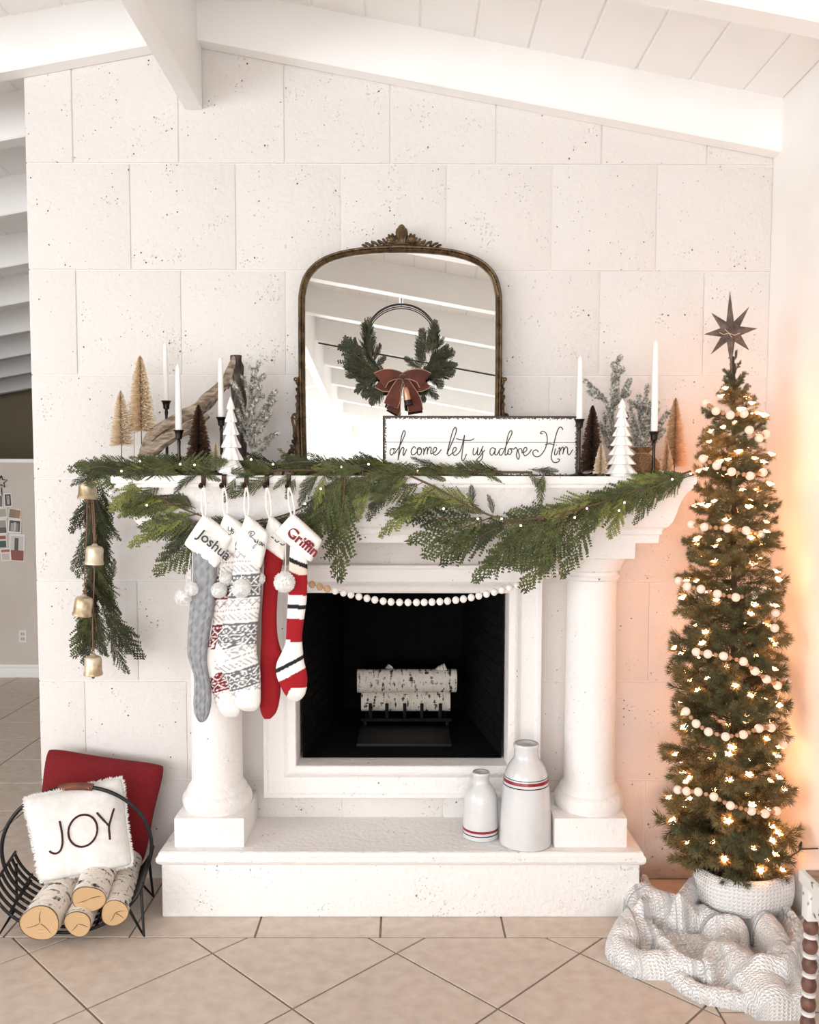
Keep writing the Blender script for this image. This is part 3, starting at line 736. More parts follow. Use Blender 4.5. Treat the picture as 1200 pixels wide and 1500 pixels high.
# ================================================================ mantel: candles, little trees, branches
wax = mat('white_wax', 'faf7f2', .45, sub=.2); bronze = mat('dark_bronze', '3b322c', .35, .8, c2='262120', ns=20)
def candlestick(u, Y, vt, vc, w_, lab, clab):
    x = PY(u, vc, Y).x; zc = PY(u, vc, Y).z; zt = PY(u, vt, Y).z; c = (x, Y, 0)
    t = thing('candlestick', lab, 'candlestick', (x, Y, ZM), 'metal candlesticks on the mantel')
    mb = MB(); mb.lathe([(.033, ZM), (.034, ZM+.003), (.03, ZM+.006), (.014, ZM+.009), (.008, ZM+.014), (.006, ZM+.02)], c, 20); part('base', mb, bronze, t)
    mb = MB(); mb.lathe([(.0058, ZM+.018), (.0052, ZM+.05), (.0048, zc-.05), (.006, zc-.04), (.0065, zc-.036), (.0048, zc-.032), (.006, zc-.028)], c, 14); part('stem', mb, bronze, t)
    mb = MB(); mb.lathe([(.006, zc-.028), (.0105, zc-.026), (.0115, zc-.014), (.014, zc-.004), (.0175, zc), (.0175, zc+.002), (.0128, zc+.002), (.0122, zc-.012), (.001, zc-.014)], c, 18); part('cup', mb, bronze, t)
    k = thing('taper_candle', clab, 'candle', (x, Y, zc-.012), 'white taper candles on the mantel')
    mb = MB(); mb.lathe([(w_, zc-.012), (w_, zc+.02), (w_*.9, zt-.12 if zt-.12 > zc+.03 else zc+.04), (w_*.72, zt-.02), (w_*.55, zt-.006), (w_*.2, zt)], c, 16); part('wax', mb, wax, k)
    mb = MB(); mb.tube([(x, Y, zt-.002), (x+.001, Y, zt+.008)], .0009, 5); part('wick', mb, mat('wick', 'e9e4da', .9), k)
candlestick(243.5, -.08, 502, 588, .0098, 'dark metal candlestick behind the driftwood, beside the taller tan brush tree', 'white taper candle behind the driftwood, beside the tall tan brush tree')
candlestick(262, -.26, 534, 631, .0108, 'dark metal candlestick in front of the driftwood', 'white taper candle in front of the driftwood')
candlestick(324, -.19, 524, 612, .0105, 'dark metal candlestick between the driftwood stump and a white ceramic tree', 'white taper candle beside the dark driftwood stump')
candlestick(849, -.285, 522, 615, .0105, 'dark metal candlestick at the end of the lettered sign', 'white taper candle at the end of the lettered sign')
candlestick(958.5, -.27, 499, 633, .0115, 'dark metal candlestick in front of a burlap wrapped pine sprig', 'tallest white taper candle, in front of a burlap wrapped pine sprig')

def brush_tree(u, Y, vt, vb, hwp, colr, c2, lab, stem_v=None, n=2400, droop=.12):
    k = mpp(Y); p = PY(u, vb, Y); x = p.x; zb = p.z; zt = PY(u, vt, Y).z; H = zt-zb; R = hwp*k
    t = thing('bottle_brush_tree', lab, 'decorative tree', (x, Y, ZM), 'bottle brush trees on the mantel'); r = random.Random(u)
    mt = mat('bristle_'+colr, colr, .8, c2=c2, ns=60); mb = MB()
    for i in range(n):
        f = i/n; z = zb+H*f; a = i*2.39996; rr = R*((1-f)**.66*.95+.05)*r.uniform(.62, 1.12)
        d = Vector((math.cos(a), math.sin(a), -droop+r.uniform(-.18, .3))).normalized(); s = Vector((-math.sin(a), math.cos(a), 0))
        sd = (s*math.cos(i*1.7)+d.cross(s)*math.sin(i*1.7))*.0011; p0 = Vector((x, Y, z)); p1 = p0+d*rr; mb.add([p0-sd, p1-sd, p1+sd, p0+sd], [(0,1,2,3)])
    part('bristles', mb, mt, t, smooth=False, kind='stuff')
    mb = MB(); mb.tube([(x, Y, ZM+.004), (x, Y, zt)], .0016, 6); part('stem', mb, wire_blk, t)
    mb = MB(); mb.lathe([(max(.012, R*.5), ZM), (max(.012, R*.5), ZM+.008), (.003, ZM+.012)], (x, Y, 0), 16); part('base', mb, darkwood, t)
brush_tree(178, -.17, 572, 652, 17.5, 'f7e7d0', 'e9d3b2', 'shorter tan bottle brush tree on a thin wire stem, at the end of the mantel', droop=.0)
brush_tree(207, -.15, 521, 630, 22, 'f4e2c6', 'e6cda8', 'tallest tan bottle brush tree, beside the driftwood', n=3600)
brush_tree(292, -.27, 593, 680, 20, '5d3f2a', '432d1e', 'dark brown bottle brush tree in front of the driftwood', n=3400)
brush_tree(316.5, -.31, 647, 688, 10, 'e9dcc8', 'd6c3a8', 'tiny cream bottle brush tree beside the dark brown one in front of the driftwood', n=1500)
brush_tree(867, -.24, 594, 688, 19, '5e412e', '442f21', 'dark brown bottle brush tree beside the end of the lettered sign', n=3400)
brush_tree(880, -.31, 649, 692, 11, 'ecdcc6', 'dcc4a4', 'small cream bottle brush tree in front of the dark brown one beside the sign', n=1500)
brush_tree(988, -.13, 583, 682, 19, 'f0d3b0', 'dfb98e', 'tan bottle brush tree behind the tallest candle beside the Christmas tree', n=3000)
brush_tree(976.5, -.3, 649, 688, 11, 'ecc9a4', 'd6ab80', 'small cream bottle brush tree in front of the burlap bag beside the tallest candle', n=1500)

ceramic = mat('white_ceramic', 'f7f5f2', .25, coat=.3)
def ceramic_tree(u, Y, vt, vb, hwp, tiers, lab):
    p = PY(u, vb, Y); zt = PY(u, vt, Y).z; zb = ZM; H = zt-zb; R = hwp*mpp(Y); prof = [(R*.7, zb)]; t0 = .04
    mb = MB(); rings = []; n = 48
    def ring(r, z, amp):
        rings.append([Vector((p.x+math.cos(a)*r*(1+amp*math.cos(8*a)), Y+math.sin(a)*r*(1+amp*math.cos(8*a)), z-amp*.10*r*(1+math.cos(8*a)))) for a in [2*PI*i/n for i in range(n)]])
    ring(R*.72, zb, 0); ring(R*.74, zb+.006, 0)
    for k in range(tiers):
        a, b = k/tiers, (k+1)/tiers; ro = R*(1-.86*a); ri = R*(1-.86*b)*.66
        z0 = zb+.008+(H-.008)*a; z1 = zb+.008+(H-.008)*b
        ring(ro*.72, z0-.001, .03); ring(ro*.97, z0+.001, .14); ring(ro, z0+(z1-z0)*.12, .14); ring(lerp(ro, ri, .5), z0+(z1-z0)*.55, .07); ring(ri if k < tiers-1 else .0015, z1, .02)
    mb.loft(rings); return solo('ceramic_tree', mb, ceramic, lab, 'decorative tree', 'white ceramic trees on the mantel', angle=50)
ceramic_tree(339, -.3, 581, 688, 18.5, 6, 'glossy white ceramic tiered tree beside the frosted pine and driftwood stump')
ceramic_tree(910, -.305, 584, 694, 21.5, 8, 'glossy white ceramic tiered tree beside the burlap bag of frosted pine')

# driftwood
drift = mat('driftwood_grey', 'b3a08d', .85, c2='6d5c4d', ns=14, nd=6, lo=.4, hi=.6, stretch=(1.2, 5, 5), bump=.002, bs=25)
drift_d = mat('driftwood_dark', '5d5148', .85, c2='2f2925', ns=20, nd=5, stretch=(5, 5, 1), bump=.0015, bs=30)
dw = thing('driftwood', 'weathered driftwood branch with a dark upright stump, lying on the mantel', 'driftwood', (PY(280, 690, -.14).x, -.14, ZM))
def rough_tube(mb, pts, n=14, seed=1):
    pts = crom(pts, 6); P3 = [PY(a, b, y) for a, b, y, r in pts]; rad = [r*mpp(-.14) for a, b, y, r in pts]; o = len(mb.v)
    mb.tube(P3, rad, n)
    for i in range(o, len(mb.v)):
        v = mb.v[i]; c = P3[(i-o)//n]; d = v-c; k = 1+.22*mnoise.noise(v*28+Vector((seed, 0, 0)))+.12*math.sin(7*math.atan2(d.z, d.y)+(i-o)//n*.12)
        mb.v[i] = c+d*k
mb = MB(); rough_tube(mb, [(205,672,-.15,4),(214,655,-.15,7),(224,640,-.15,9),(243,625,-.15,9.5),(268,609,-.15,8.5),(292,598,-.14,9),(310,582,-.12,9.5),(322,569,-.11,8.5),(334,556,-.1,7),(343,545,-.1,5)]); dwb = part('branch', mb, drift, dw)
mb = MB(); rough_tube(mb, [(216,672,-.15,6),(235,650,-.16,9),(262,634,-.16,8),(285,622,-.15,7),(305,608,-.14,4)], seed=4); part('branch', mb, drift, dw)
mb = MB(); rough_tube(mb, [(352,690,-.1,10),(351,650,-.1,10),(350,600,-.1,10),(349,560,-.1,9.5),(347,535,-.1,9),(346.5,521,-.1,8.5)], seed=9); st_ = part('stump', mb, drift_d, dw, 'dark upright stump')
mb = MB(); rough_tube(mb, [(329,568,-.11,6),(336,548,-.11,7),(341,532,-.115,5),(344,522,-.115,3)], seed=12); part('broken_edge', mb, drift, dw)

# frosted pine sprigs
frost = mat('frosted_needles', '757565', .8, c2='dedad2', ns=120, nd=2, lo=.42, hi=.6)
frost_d = mat('frosted_stem', '7d746a', .85, c2='c9c6c0', ns=80)
def needle_tube(mb, pts, L, dens, r, w_=.0011, spread=.75):
    for i in range(len(pts)-1):
        a, b = pts[i], pts[i+1]; d = b-a; m_ = max(1, int(d.length*dens)); t = d.normalized(); x = t.orthogonal().normalized(); y = t.cross(x)
        for q in range(m_):
            an = r.uniform(0, 2*PI); o = x*math.cos(an)+y*math.sin(an); dd = (t*spread+o).normalized(); mb.kite(a+d*r.random(), dd, t.cross(o), L*r.uniform(.7, 1.15), w_, o)
def pine_sprig(lab, base, Y, stems, bag=None, bl=None):
    """stems: pixel polylines; every one is furred with short frosted needles"""
    p = PY(base[0], base[1], Y); t = thing('frosted_pine', lab, 'pine sprig', (p.x, Y, ZM), 'frosted pine sprigs on the mantel'); r = random.Random(base[0])
    for st in stems:
        pts = [PY(a, b, Y+.018*math.sin(i*1.3+a)) for i, (a, b) in enumerate(crom(st, 5))]
        mb = MB(); mb.tube(pts, lambda q: .0032*(1-.6*q), 6); o = part('twig', mb, frost_d, t)
        mb = MB(); needle_tube(mb, pts[len(pts)//4:] if len(st) > 3 else pts, .015, 2900, r, .0013); nd_ = part('needles', mb, frost, o, smooth=False, kind='stuff')
    if bag:
        bu, bv, bw_, bh_ = bag; k = mpp(Y); c = PY(bu, bv, Y); H = bh_*k; R = bw_*k/2; mb = MB(); rings = []
        for h, f in ((0, .7), (.08, .92), (.25, 1), (.45, .93), (.62, .7), (.74, .42), (.8, .3), (.88, .42), (1, .62)):
            rings.append([Vector((c.x+math.cos(a)*R*f*(1+.09*math.sin(a*7+h*5)+.05*math.sin(a*13)), Y+math.sin(a)*R*.8*f*(1+.09*math.sin(a*7+h*5)), ZM+.001+H*h)) for a in [2*PI*i/40 for i in range(40)]])
        mb.loft(rings, True, False); bg = part('burlap_wrap', mb, burlap, t, 'brown burlap wrap', angle=80)
        mb = MB(); z = ZM+H*.8; mb.tube([Vector((c.x+math.cos(a)*R*.34, Y+math.sin(a)*R*.28, z)) for a in [2*PI*i/20 for i in range(21)]], .0022, 6)
        for s in (-1, 1): mb.tube([Vector((c.x, Y-R*.28, z)), Vector((c.x+s*.014, Y-R*.55, z-.006)), Vector((c.x+s*.02, Y-R*.75, z-.022))], .0013, 5)
        part('twine', mb, mat('jute_twine', 'a98a63', .9), bg)
burlap = mat('burlap', '8f6d4a', .9, c2='6e5236', ns=150, bump=.0012, bs=300)
pine_sprig('frosted pine sprig with a brown base between the driftwood stump and the mirror', (368, 660), -.18,
    [[(372,682),(368,655),(360,610),(352,580),(340,558)], [(372,682),(372,640),(370,600),(368,565),(379,531)], [(368,640),(380,612),(392,590),(403,573)], [(368,625),(385,605),(402,587)], [(370,655),(385,645),(405,635)], [(362,610),(372,590),(384,580)],
     [(368,570),(376,560),(387,551)], [(368,600),(378,575),(380,565)], [(366,630),(357,622),(348,600)], [(370,600),(362,570),(357,553)], [(372,668),(388,655),(398,640)], [(368,640),(382,630),(396,605)], [(371,566),(372,545),(366,538)], [(366,632),(376,618),(388,612)], [(370,658),(360,640),(352,625)]], (374, 672, 28, 26))
pine_sprig('taller frosted pine sprig behind a white ceramic tree beside the sign', (897, 640), -.16,
    [[(900,690),(898,640),(897,580),(901,540),(909,523)], [(897,602),(885,585),(870,570),(857,558)], [(899,600),(908,585),(916,570),(923,557)], [(905,590),(914,582),(921,575)], [(899,570),(904,560),(904,548)], [(900,548),(908,545),(913,541)], [(880,582),(868,578),(862,574)], [(898,640),(888,620),(886,605)], [(898,600),(902,585),(904,566)], [(898,625),(892,605),(891,592)], [(901,540),(900,534),(899,535)], [(899,650),(887,635),(878,620)], [(899,640),(912,620),(918,608)], [(899,660),(890,650),(884,632)]], (899, 690, 24, 24))
pine_sprig('shorter frosted pine sprig in a brown burlap bag tied with twine beside the tallest candle', (941, 650), -.21,
    [[(942,672),(942,640),(944,600),(949,566)], [(941,650),(938,615),(936,580)], [(940,650),(930,620),(922,588)], [(944,660),(958,640),(968,620),(979,604)], [(940,640),(930,640),(924,618)], [(944,610),(938,598),(937,590)], [(944,640),(954,615),(962,600)], [(942,650),(950,630),(951,600)], [(936,600),(929,592),(926,590)], [(942,660),(930,648),(922,640)], [(944,655),(960,645),(972,630)], [(943,620),(948,600),(954,590)]], (941, 674, 52, 42))
# ================================================================ cedar garlands
g1 = thing('cedar_garland', 'green cedar garland lying along the mantel top with fronds hanging over its edge', 'garland', (PY(480, 690, -.3).x, -.3, ZM))
rg = random.Random(11)
def frond(parent, u0, v0, u1, v1, Y0, Y1=None, k=None, roll=None, fat=1.0):
    k = rg.choice((0, 0, 0, 1, 2)) if k is None else k
    sprig(parent, FR[k], u0, v0, u1, v1, Y0, Y1, rg.uniform(-.5, .5) if roll is None else roll, fat=fat)
# lying on the shelf: bases along the shelf, tips to either side, flat side up
u = 150
while u < 800:
    thick = 1.0 if u < 600 else .5
    for q in range(2 if u < 600 else 1):
        s = rg.choice((-1, 1)); L = rg.uniform(45, 85)*(1 if u < 600 else .8)
        v0 = 690-rg.uniform(0, 7)*thick; v1 = v0-rg.uniform(-2, 11)*thick
        Y0 = rg.uniform(-.30, -.2); frond(g1, u, v0, min(u+s*L, 818), min(v1, 692), Y0, Y0+rg.uniform(-.05, .03), roll=rg.uniform(-1.2, -.3))
    u += 13
mb = MB(); mb.tube([PY(a, b, y) for a, b, y in crom(((120,690,-.22),(200,689,-.28),(300,690,-.27),(420,689,-.28),(540,688,-.27),(640,691,-.26),(780,692,-.28)), 5)], .004, 6); part('stem', mb, twig, g1)
HY_ = -.37
TOPL = [(195,684,93,697,0),(185,680,108,677,0),(230,686,128,681,2),(165,692,100,700,2),(235,692,150,701,1),(225,694,172,738,1),(235,698,150,742,1),(245,700,190,733,0),(210,690,120,708,0),(260,690,190,712,1),(250,688,330,676,0),(200,684,150,668,0),(240,684,190,665,0),(275,686,215,668,0)]
for a, b, c, d, k in TOPL: frond(g1, a, b, c, d, -.31, -.37, k)
HANG = [(300,690,245,712,2),(345,697,327,735,0),(400,694,331,722,0),(428,692,402,716,0),(432,698,420,730,0),(470,690,440,712,0),
        (500,700,479,858,0),(498,690,470,785,0),(520,694,440,782,2),(548,698,520,766,1),(532,690,497,772,0),(565,690,545,748,0),(515,690,452,752,0),(505,700,488,800,1),(540,692,470,742,0),(560,688,505,730,0),(575,692,536,764,2),(590,690,530,722,0),(480,692,447,742,1),(490,692,455,800,0),(525,690,492,750,0),(470,694,430,735,2),
        (795,690,790,740,0),(770,690,800,716,0),(600,688,560,712,0),(580,690,520,700,0),(540,686,470,676,0),(560,690,610,676,0),(620,690,560,676,0)]
for a, b, c, d, k in HANG: frond(g1, a, b, c, d, -.35, HY_-.01, k)
for a, b, c, d, k in [(160,690,205,702,0),(215,690,265,700,0),(240,690,190,704,2),(460,688,500,706,0),(520,690,470,704,1),(600,690,655,700,0),(560,690,600,708,0),(330,690,372,697,0),(380,690,345,698,2),(280,689,322,696,0),(640,690,690,697,0),(700,691,742,697,0)]: frond(g1, a, b, c, d, -.335, -.362, k)
# swag behind the stockings
g3 = thing('cedar_garland', 'green cedar swag hanging under the mantel behind the row of stockings', 'garland', (PY(290, 760, -.33).x, -.33, PY(290, 850, -.33).z))
mb = MB(); mb.tube([PY(a, b, -.325) for a, b in crom(((165,700),(215,722),(285,752),(330,764),(385,762),(440,745),(480,712),(500,700)), 5)], .003, 6); part('stem', mb, twig, g3)
S3 = [(292,755,177,793,1),(288,742,215,708,2),(288,748,236,712,0),(288,770,222,852,0),(292,778,262,842,0),(280,744,172,748,1),(262,736,150,730,0),(295,760,190,770,0),(300,765,240,800,2),(255,735,178,718,1),(285,760,232,822,2),(300,770,345,775,2),(320,765,385,770,2),(350,768,300,760,2),(400,765,450,752,2),(380,768,430,775,2),(440,755,395,768,0),(440,745,490,770,0),(445,745,470,790,0),(450,740,480,760,0),(295,762,205,782,0),(240,728,165,752,1),(225,722,160,742,0),(455,742,430,790,0),(360,768,410,772,2),(330,768,300,778,2)]
for a, b, c, d, k in S3: frond(g3, a, b, c, d, -.325, -.335, k)
# right swag
g5 = thing('cedar_garland', 'green cedar swag sweeping from the middle of the mantel to the Christmas tree', 'garland', (PY(790, 760, -.37).x, -.37, PY(790, 860, -.37).z))
ST5 = ((585,690,-.35),(640,715,-.37),(700,748,-.37),(760,762,-.37),(850,745,-.37),(940,716,-.37),(1012,690,-.35))
mb = MB(); mb.tube([PY(a, b, y) for a, b, y in crom(ST5, 6)], .0035, 6); part('stem', mb, twig, g5)
S5 = [(705,752,572,757,2),(722,757,590,786,0),(738,760,622,824,0),(752,762,645,834,2),(778,762,692,855,0),(802,756,735,829,0),(818,750,772,873,0),(832,748,792,849,1),(882,736,846,793,0),(922,724,889,789,1),(962,708,942,770,0),(692,745,688,710,2),(722,756,716,725,2),(640,716,537,765,1),(660,728,560,740,0),(620,706,545,735,0),(605,700,540,715,1),(670,735,590,735,0),
      (1015,690,900,736,0),(965,706,850,746,0),(925,718,800,762,0),(1015,690,930,716,0),(990,698,880,745,1),(950,710,838,765,0),(900,730,860,770,1),(840,746,720,790,0),(985,698,920,750,0),(1000,694,970,730,0),(940,714,905,760,0),(880,734,790,740,1),(850,742,740,755,0),(800,756,700,775,0),(720,752,640,725,0),(700,745,620,715,1),(930,716,870,725,0),(975,702,905,712,1),(865,740,815,848,0),(845,744,800,845,0),(790,760,712,840,0),(835,748,755,842,0)]
for a, b, c, d, k in S5: frond(g5, a, b, c, d, -.36+rg.uniform(-.015, .01), -.385+rg.uniform(-.03, .02), k)
# hanging bunch at the left end of the mantel
g2 = thing('cedar_garland', 'dark cedar bunch hanging down past the end of the mantel behind brass bells', 'garland', (PY(140, 850, -.2).x, -.2, PY(140, 990, -.2).z))
mb = MB(); mb.tube([PY(a, b, -.19) for a, b in crom(((150,690),(134,712),(132,770),(134,830),(138,890),(142,925)), 5)], .0035, 6); part('stem', mb, twig, g2)
for i in range(44):
    t = i/43; v0 = 700+t*205; u0 = 134+8*math.sin(t*5)+rg.uniform(-9, 9); a = rg.uniform(-.42, .42)+(.16 if t > .6 else -.02); L = rg.uniform(60, 92)
    frond(g2, u0, v0, u0+math.sin(a)*L, v0+math.cos(a)*L, -.19+rg.uniform(-.03, .04), -.19+rg.uniform(-.05, .05), rg.choice((0, 2, 2, 2)), rg.uniform(-1, 1))
for a, b, c, d in ((150,888,216,964),(158,915,177,995),(126,880,122,962),(130,895,126,955),(145,880,190,945),(150,900,196,958),(146,860,172,905),(140,900,150,965),(118,740,100,770),(120,790,104,840),(155,860,165,820)): frond(g2, a, b, c, d, -.19, -.2, 2)

# fairy lights threaded through the garlands
warm_bulb = mat('fairy_bulb', 'fff0d0', .3, emit=5, ec='ffdfae')
fl = thing('fairy_lights', 'thin wire string of tiny warm fairy lights along the cedar garlands', 'string lights', PY(500, 690, -.36))
W1 = [(118,690),(150,683),(178,690),(205,676),(236,688),(264,680),(285,681),(320,688),(368,673),(400,680),(452,676),(500,684),(540,680),(575,682),(612,690),(655,700)]
W2 = [(655,700),(690,742),(735,760),(763,770),(808,766),(842,758),(860,745),(886,757),(907,748),(915,736),(940,722),(985,702),(1012,694)]
for wv_, Yw in ((W1, -.345), (W2, -.405)):
    mb = MB(); mb.tube([PY(a, b, Yw+.008*math.sin(a)) for a, b in crom(wv_, 5)], .0005, 4); part('wire', mb, mat('fairy_wire', '6b6a45', .5), fl)
    for a, b in [q for k_, q in enumerate(wv_[1:]) if k_ % 3]:
        mb = MB(); mb.ball(PY(a, b, Yw-.003), .0034, 8, 6); part('bulb', mb, warm_bulb, fl)
for a, b in ((168,705),(205,706),(215,740),(162,722),(447,738),(470,716),(650,745),(700,760)):
    mb = MB(); mb.ball(PY(a, b, -.395), .0034, 8, 6); part('bulb', mb, warm_bulb, fl)

# ================================================================ brass bells on cords
brass = mat('aged_brass', 'dccdb4', .4, .45, c2='a08862', ns=26, nd=5, lo=.42, hi=.66, bump=.0008, bs=90)
cordm = mat('leather_cord', '7a5b4a', .8)
bh = thing('bell_hanger', 'string of four aged brass bells hanging from brown cords at the end of the mantel', 'bells', PY(133, 990, -.27))
BYY = -.27
def bell(u0, v0, u1, v1, wpx):
    a, b = PY(u0, v0, BYY), PY(u1, v1, BYY); ax = b-a; L = ax.length; R = wpx*mpp(BYY)/2
    mb = MB(); mb.lathe([(.004, 0), (.006, -.004), (R*.35, .002), (R*.8, L*.1), (R*.93, L*.2), (R*.95, L*.3), (R*.96, L*.8), (R*1.04, L*.86), (R*1.06, L*.98), (R, L), (R*.9, L*.9), (R*.86, L*.4), (.002, L*.2)], a, 26, ax)
    o = part('bell', mb, brass, bh)
    n = ax.normalized()
    mb = MB(); mb.tube([a+n*(L*.3), a+n*(L*1.06)], .002, 6); mb.ball(a+n*(L*1.05), .0062, 10, 6, (1, 1, 1.5), n); part('clapper', mb, cordm, o)
    mb = MB(); mb.tube([a+n*.004, a-n*.012+Vector((.004,0,0)), a-n*.018, a-n*.012-Vector((.004,0,0)), a+n*.004], .0016, 6); mb.ball(a-n*.02, .006, 8, 6); part('knot', mb, cordm, o)
bell(129, 703, 128, 731, 27); bell(139, 798, 138, 827, 26); bell(124, 872, 120, 902, 27); bell(136.5, 959, 136.5, 989, 26)
for cpts in ([(131,698),(128,730),(127,780),(124,840),(125,868)], [(133,700),(137,740),(139,770),(139,792)], [(134,730),(138,800),(138,850),(136,900),(136,952)]):
    mb = MB(); mb.tube([PY(a, b, BYY+.018) for a, b in crom(cpts, 5)], .0022, 6); part('cord', mb, cordm, bh)

# ================================================================ wooden bead garland across the opening
bg = thing('bead_garland', 'white and natural wooden bead garland strung across the top of the fire opening', 'bead garland', PY(640, 880, -.27))
BP = crom([(446,853),(456,856),(493.5,866),(557,880),(613,882.5),(669,879),(715,869.5),(760,857),(806,840.5),(832,828),(858,813)], 40)
beadw = mat('white_bead', 'f4f0ea', .5); beadn = mat('natural_wood_bead', 'd9b68f', .5, c2='c79f76', ns=60)
mb = MB(); mb.ball((0,0,0), .0128, 14, 9); bme = mb.mesh('bead', beadw); mb = MB(); mb.ball((0,0,0), .0128, 14, 9); bmn = mb.mesh('bead', beadn)
run = 0; last = BP[0]; nb = 0
for p in BP:
    run += math.hypot(p[0]-last[0], p[1]-last[1]); last = p
    if run >= 11.2 or nb == 0:
        run = 0; nb += 1; o = inst('bead', bmn if nb <= 4 else bme, bg, Matrix.Translation(PY(p[0], p[1], -.272)) @ Matrix.Diagonal((.92, 1, 1, 1)))
mb = MB(); mb.tube([PY(a, b, -.272) for a, b in [(425,846)]+BP[::8]], .0012, 5); part('cord', mb, mat('jute_twine', 'a98a63', .9), bg)
# ================================================================ stockings
def zp(x, y): return (240+x/3.846, 680+y/3.846)
knit_bump = dict(bump=.0007, bs=420)
def hexc(h): return lin(h)
WHT, GRY, MAR, RED, BLK, CRM = hexc('f1eeea'), hexc('6a6b6f'), hexc('7c1a26'), hexc('a00b17'), hexc('1c1a1b'), hexc('ead9c6')
knit_col = mat('knit_yarn', 'ffffff', .9, attr='col', bump=.0009, bs=380, sheen=.0)
plush = mat('white_plush', 'f6f3ef', .95, c2='efeae4', ns=60, bump=.0014, bs=260, sheen=.1)
def knit_leg(parent, rows, Y, T, colf, disp=None, N=190, K=72):
    rows = [(zp(a, y)[1], zp(a, y)[0], zp(b, y)[0]) for y, a, b in rows]; v0, v1 = rows[0][0], rows[-1][0]; mb = MB(); rings = []; cols = []
    sm = crom(rows, 8)
    for i in range(N+1):
        v = lerp(v0, v1, i/N); ul, ur = interp(sm, v); uc, hw_ = (ul+ur)/2, max((ur-ul)/2, .3)
        endf = min(1, math.sqrt(max(0, (v1-v)/9+.02))); tw = T*min(1, hw_/16)*endf
        ring = []
        for j in range(K):
            a = 2*PI*j/K; ca, sa = math.cos(a), math.sin(a); su = math.copysign(abs(ca)**.8, ca); sy = math.copysign(abs(sa)**.75, sa)
            p = PY(uc+hw_*su, v, Y); p.y = Y-tw*sy
            if disp: p.y -= disp(su, uc+hw_*su, v)*(1 if sy > 0 else .3)
            ring.append(p); cols.append(colf((uc+hw_*su-240)*3.846, (v-680)*3.846))
        rings.append(ring)
    mb.loft(rings); mb.cols = cols
    return part('knit_leg', mb, knit_col, parent, angle=180)
def puff(corners, Y, T, n=20, edge=.25, wav=0, pinch=0, back=True, Yf=None, seed=0):
    """stuffed quad: corners (u,v) TL, TR, BR, BL; T half thickness; Yf(s,t) adds depth"""
    mb = MB(); F_, Bk = [], []
    for i in range(n+1):
        for j in range(n+1):
            s, t = j/n, i/n; e = (1-abs(2*s-1)**3.2)*(1-abs(2*t-1)**3.2)
            pin = pinch*(math.sin(PI*t)*(1-abs(2*s-1)) if 0 else 1)
            cr = 1-.05*abs(2*s-1)**5*abs(2*t-1)**5; s_, t_ = s, t; s, t = .5+(s-.5)*cr, .5+(t-.5)*cr
            s2 = s+pinch*(s-.5)*-1*(math.sin(PI*t))*.5; t2 = t+pinch*(t-.5)*-1*(math.sin(PI*s))*.5
            (a, b), (c, d), (e_, f), (g, h) = corners
            u = (a*(1-s2)+c*s2)*(1-t2)+(g*(1-s2)+e_*s2)*t2; v = (b*(1-s2)+d*s2)*(1-t2)+(h*(1-s2)+f*s2)*t2
            y = Y+(Yf(s, t) if Yf else 0); th = T*(edge+(1-edge)*e**.55); th *= 1+wav*mnoise.noise(Vector((s*5+seed, t*5, seed)))
            p = PY(u, v, y); q = p.copy(); p.y -= th; q.y += th; F_.append(p); Bk.append(q)
    m_ = n+1; N = m_*m_; fs = []
    for i in range(n):
        for j in range(n):
            k = i*m_+j; fs.append((k+m_, k+m_+1, k+1, k)); fs.append((N+k, N+k+1, N+k+m_+1, N+k+m_))
    rim = [j for j in range(m_)]+[i*m_+n for i in range(1, m_)]+[n*m_+j for j in range(n-1, -1, -1)]+[i*m_ for i in range(n-1, 0, -1)]
    for a, b in zip(rim, rim[1:]+rim[:1]): fs.append((a, b, N+b, N+a))
    mb.add(F_+Bk, fs); mb.nfront = N; return mb
def pom(parent, x, y, rz, Y, attach=None):
    u, v = zp(x, y); c = PY(u, v, Y); R = rz/3.846*mpp(Y); r = random.Random(int(x*7+y)); mb = MB(); mb.ball(c, R*.86, 14, 9)
    for i in range(1600):
        z = r.uniform(-1, 1); a = r.uniform(0, 2*PI); d = Vector((math.sqrt(1-z*z)*math.cos(a), math.sqrt(1-z*z)*math.sin(a), z)); s = d.orthogonal().normalized()
        mb.kite(c+d*R*.7, (d+s*r.uniform(-.2, .2)).normalized(), s, R*r.uniform(.24, .4), .0017, d.cross(s))
    o = part('pompom', mb, mat('pompom_yarn', 'fdfcfa', .95, c2='f7f5f2', ns=60), parent, smooth=False)
    if attach:
        mb = MB(); q = zp(*attach); mb.tube([PY(q[0], q[1], Y+.004), PY((q[0]+u)/2+1, (q[1]+v)/2, Y-.002), c], .0013, 5); part('yarn', mb, mat('white_yarn', 'efebe5', .9), o)
bronze_h = mat('bronze_hook', '3a2722', .35, .8)
def text_mesh(body, size, bold=0):
    cu = bpy.data.curves.new('lettering', 'FONT'); cu.body = body; cu.size = size; cu.offset = bold; cu.extrude = .0006; cu.resolution_u = 4
    o = bpy.data.objects.new('lettering', cu); col.objects.link(o); bpy.context.view_layer.update()
    me = bpy.data.meshes.new_from_object(o.evaluated_get(bpy.context.evaluated_depsgraph_get())); bpy.data.objects.remove(o); return me
def text_on(parent, body, size, u, v, Y, ang, mt, bold=0):
    me = text_mesh(body, size, bold); me.materials.clear(); me.materials.append(mt); a = math.radians(ang)
    M = Matrix(((math.cos(a), math.sin(a), 0), (0, 0, -1), (-math.sin(a), math.cos(a), 0))).to_4x4(); M.translation = PY(u, v, Y)
    o = inst('lettering', me, parent, M); o['label'] = 'embroidered lettering'; return o
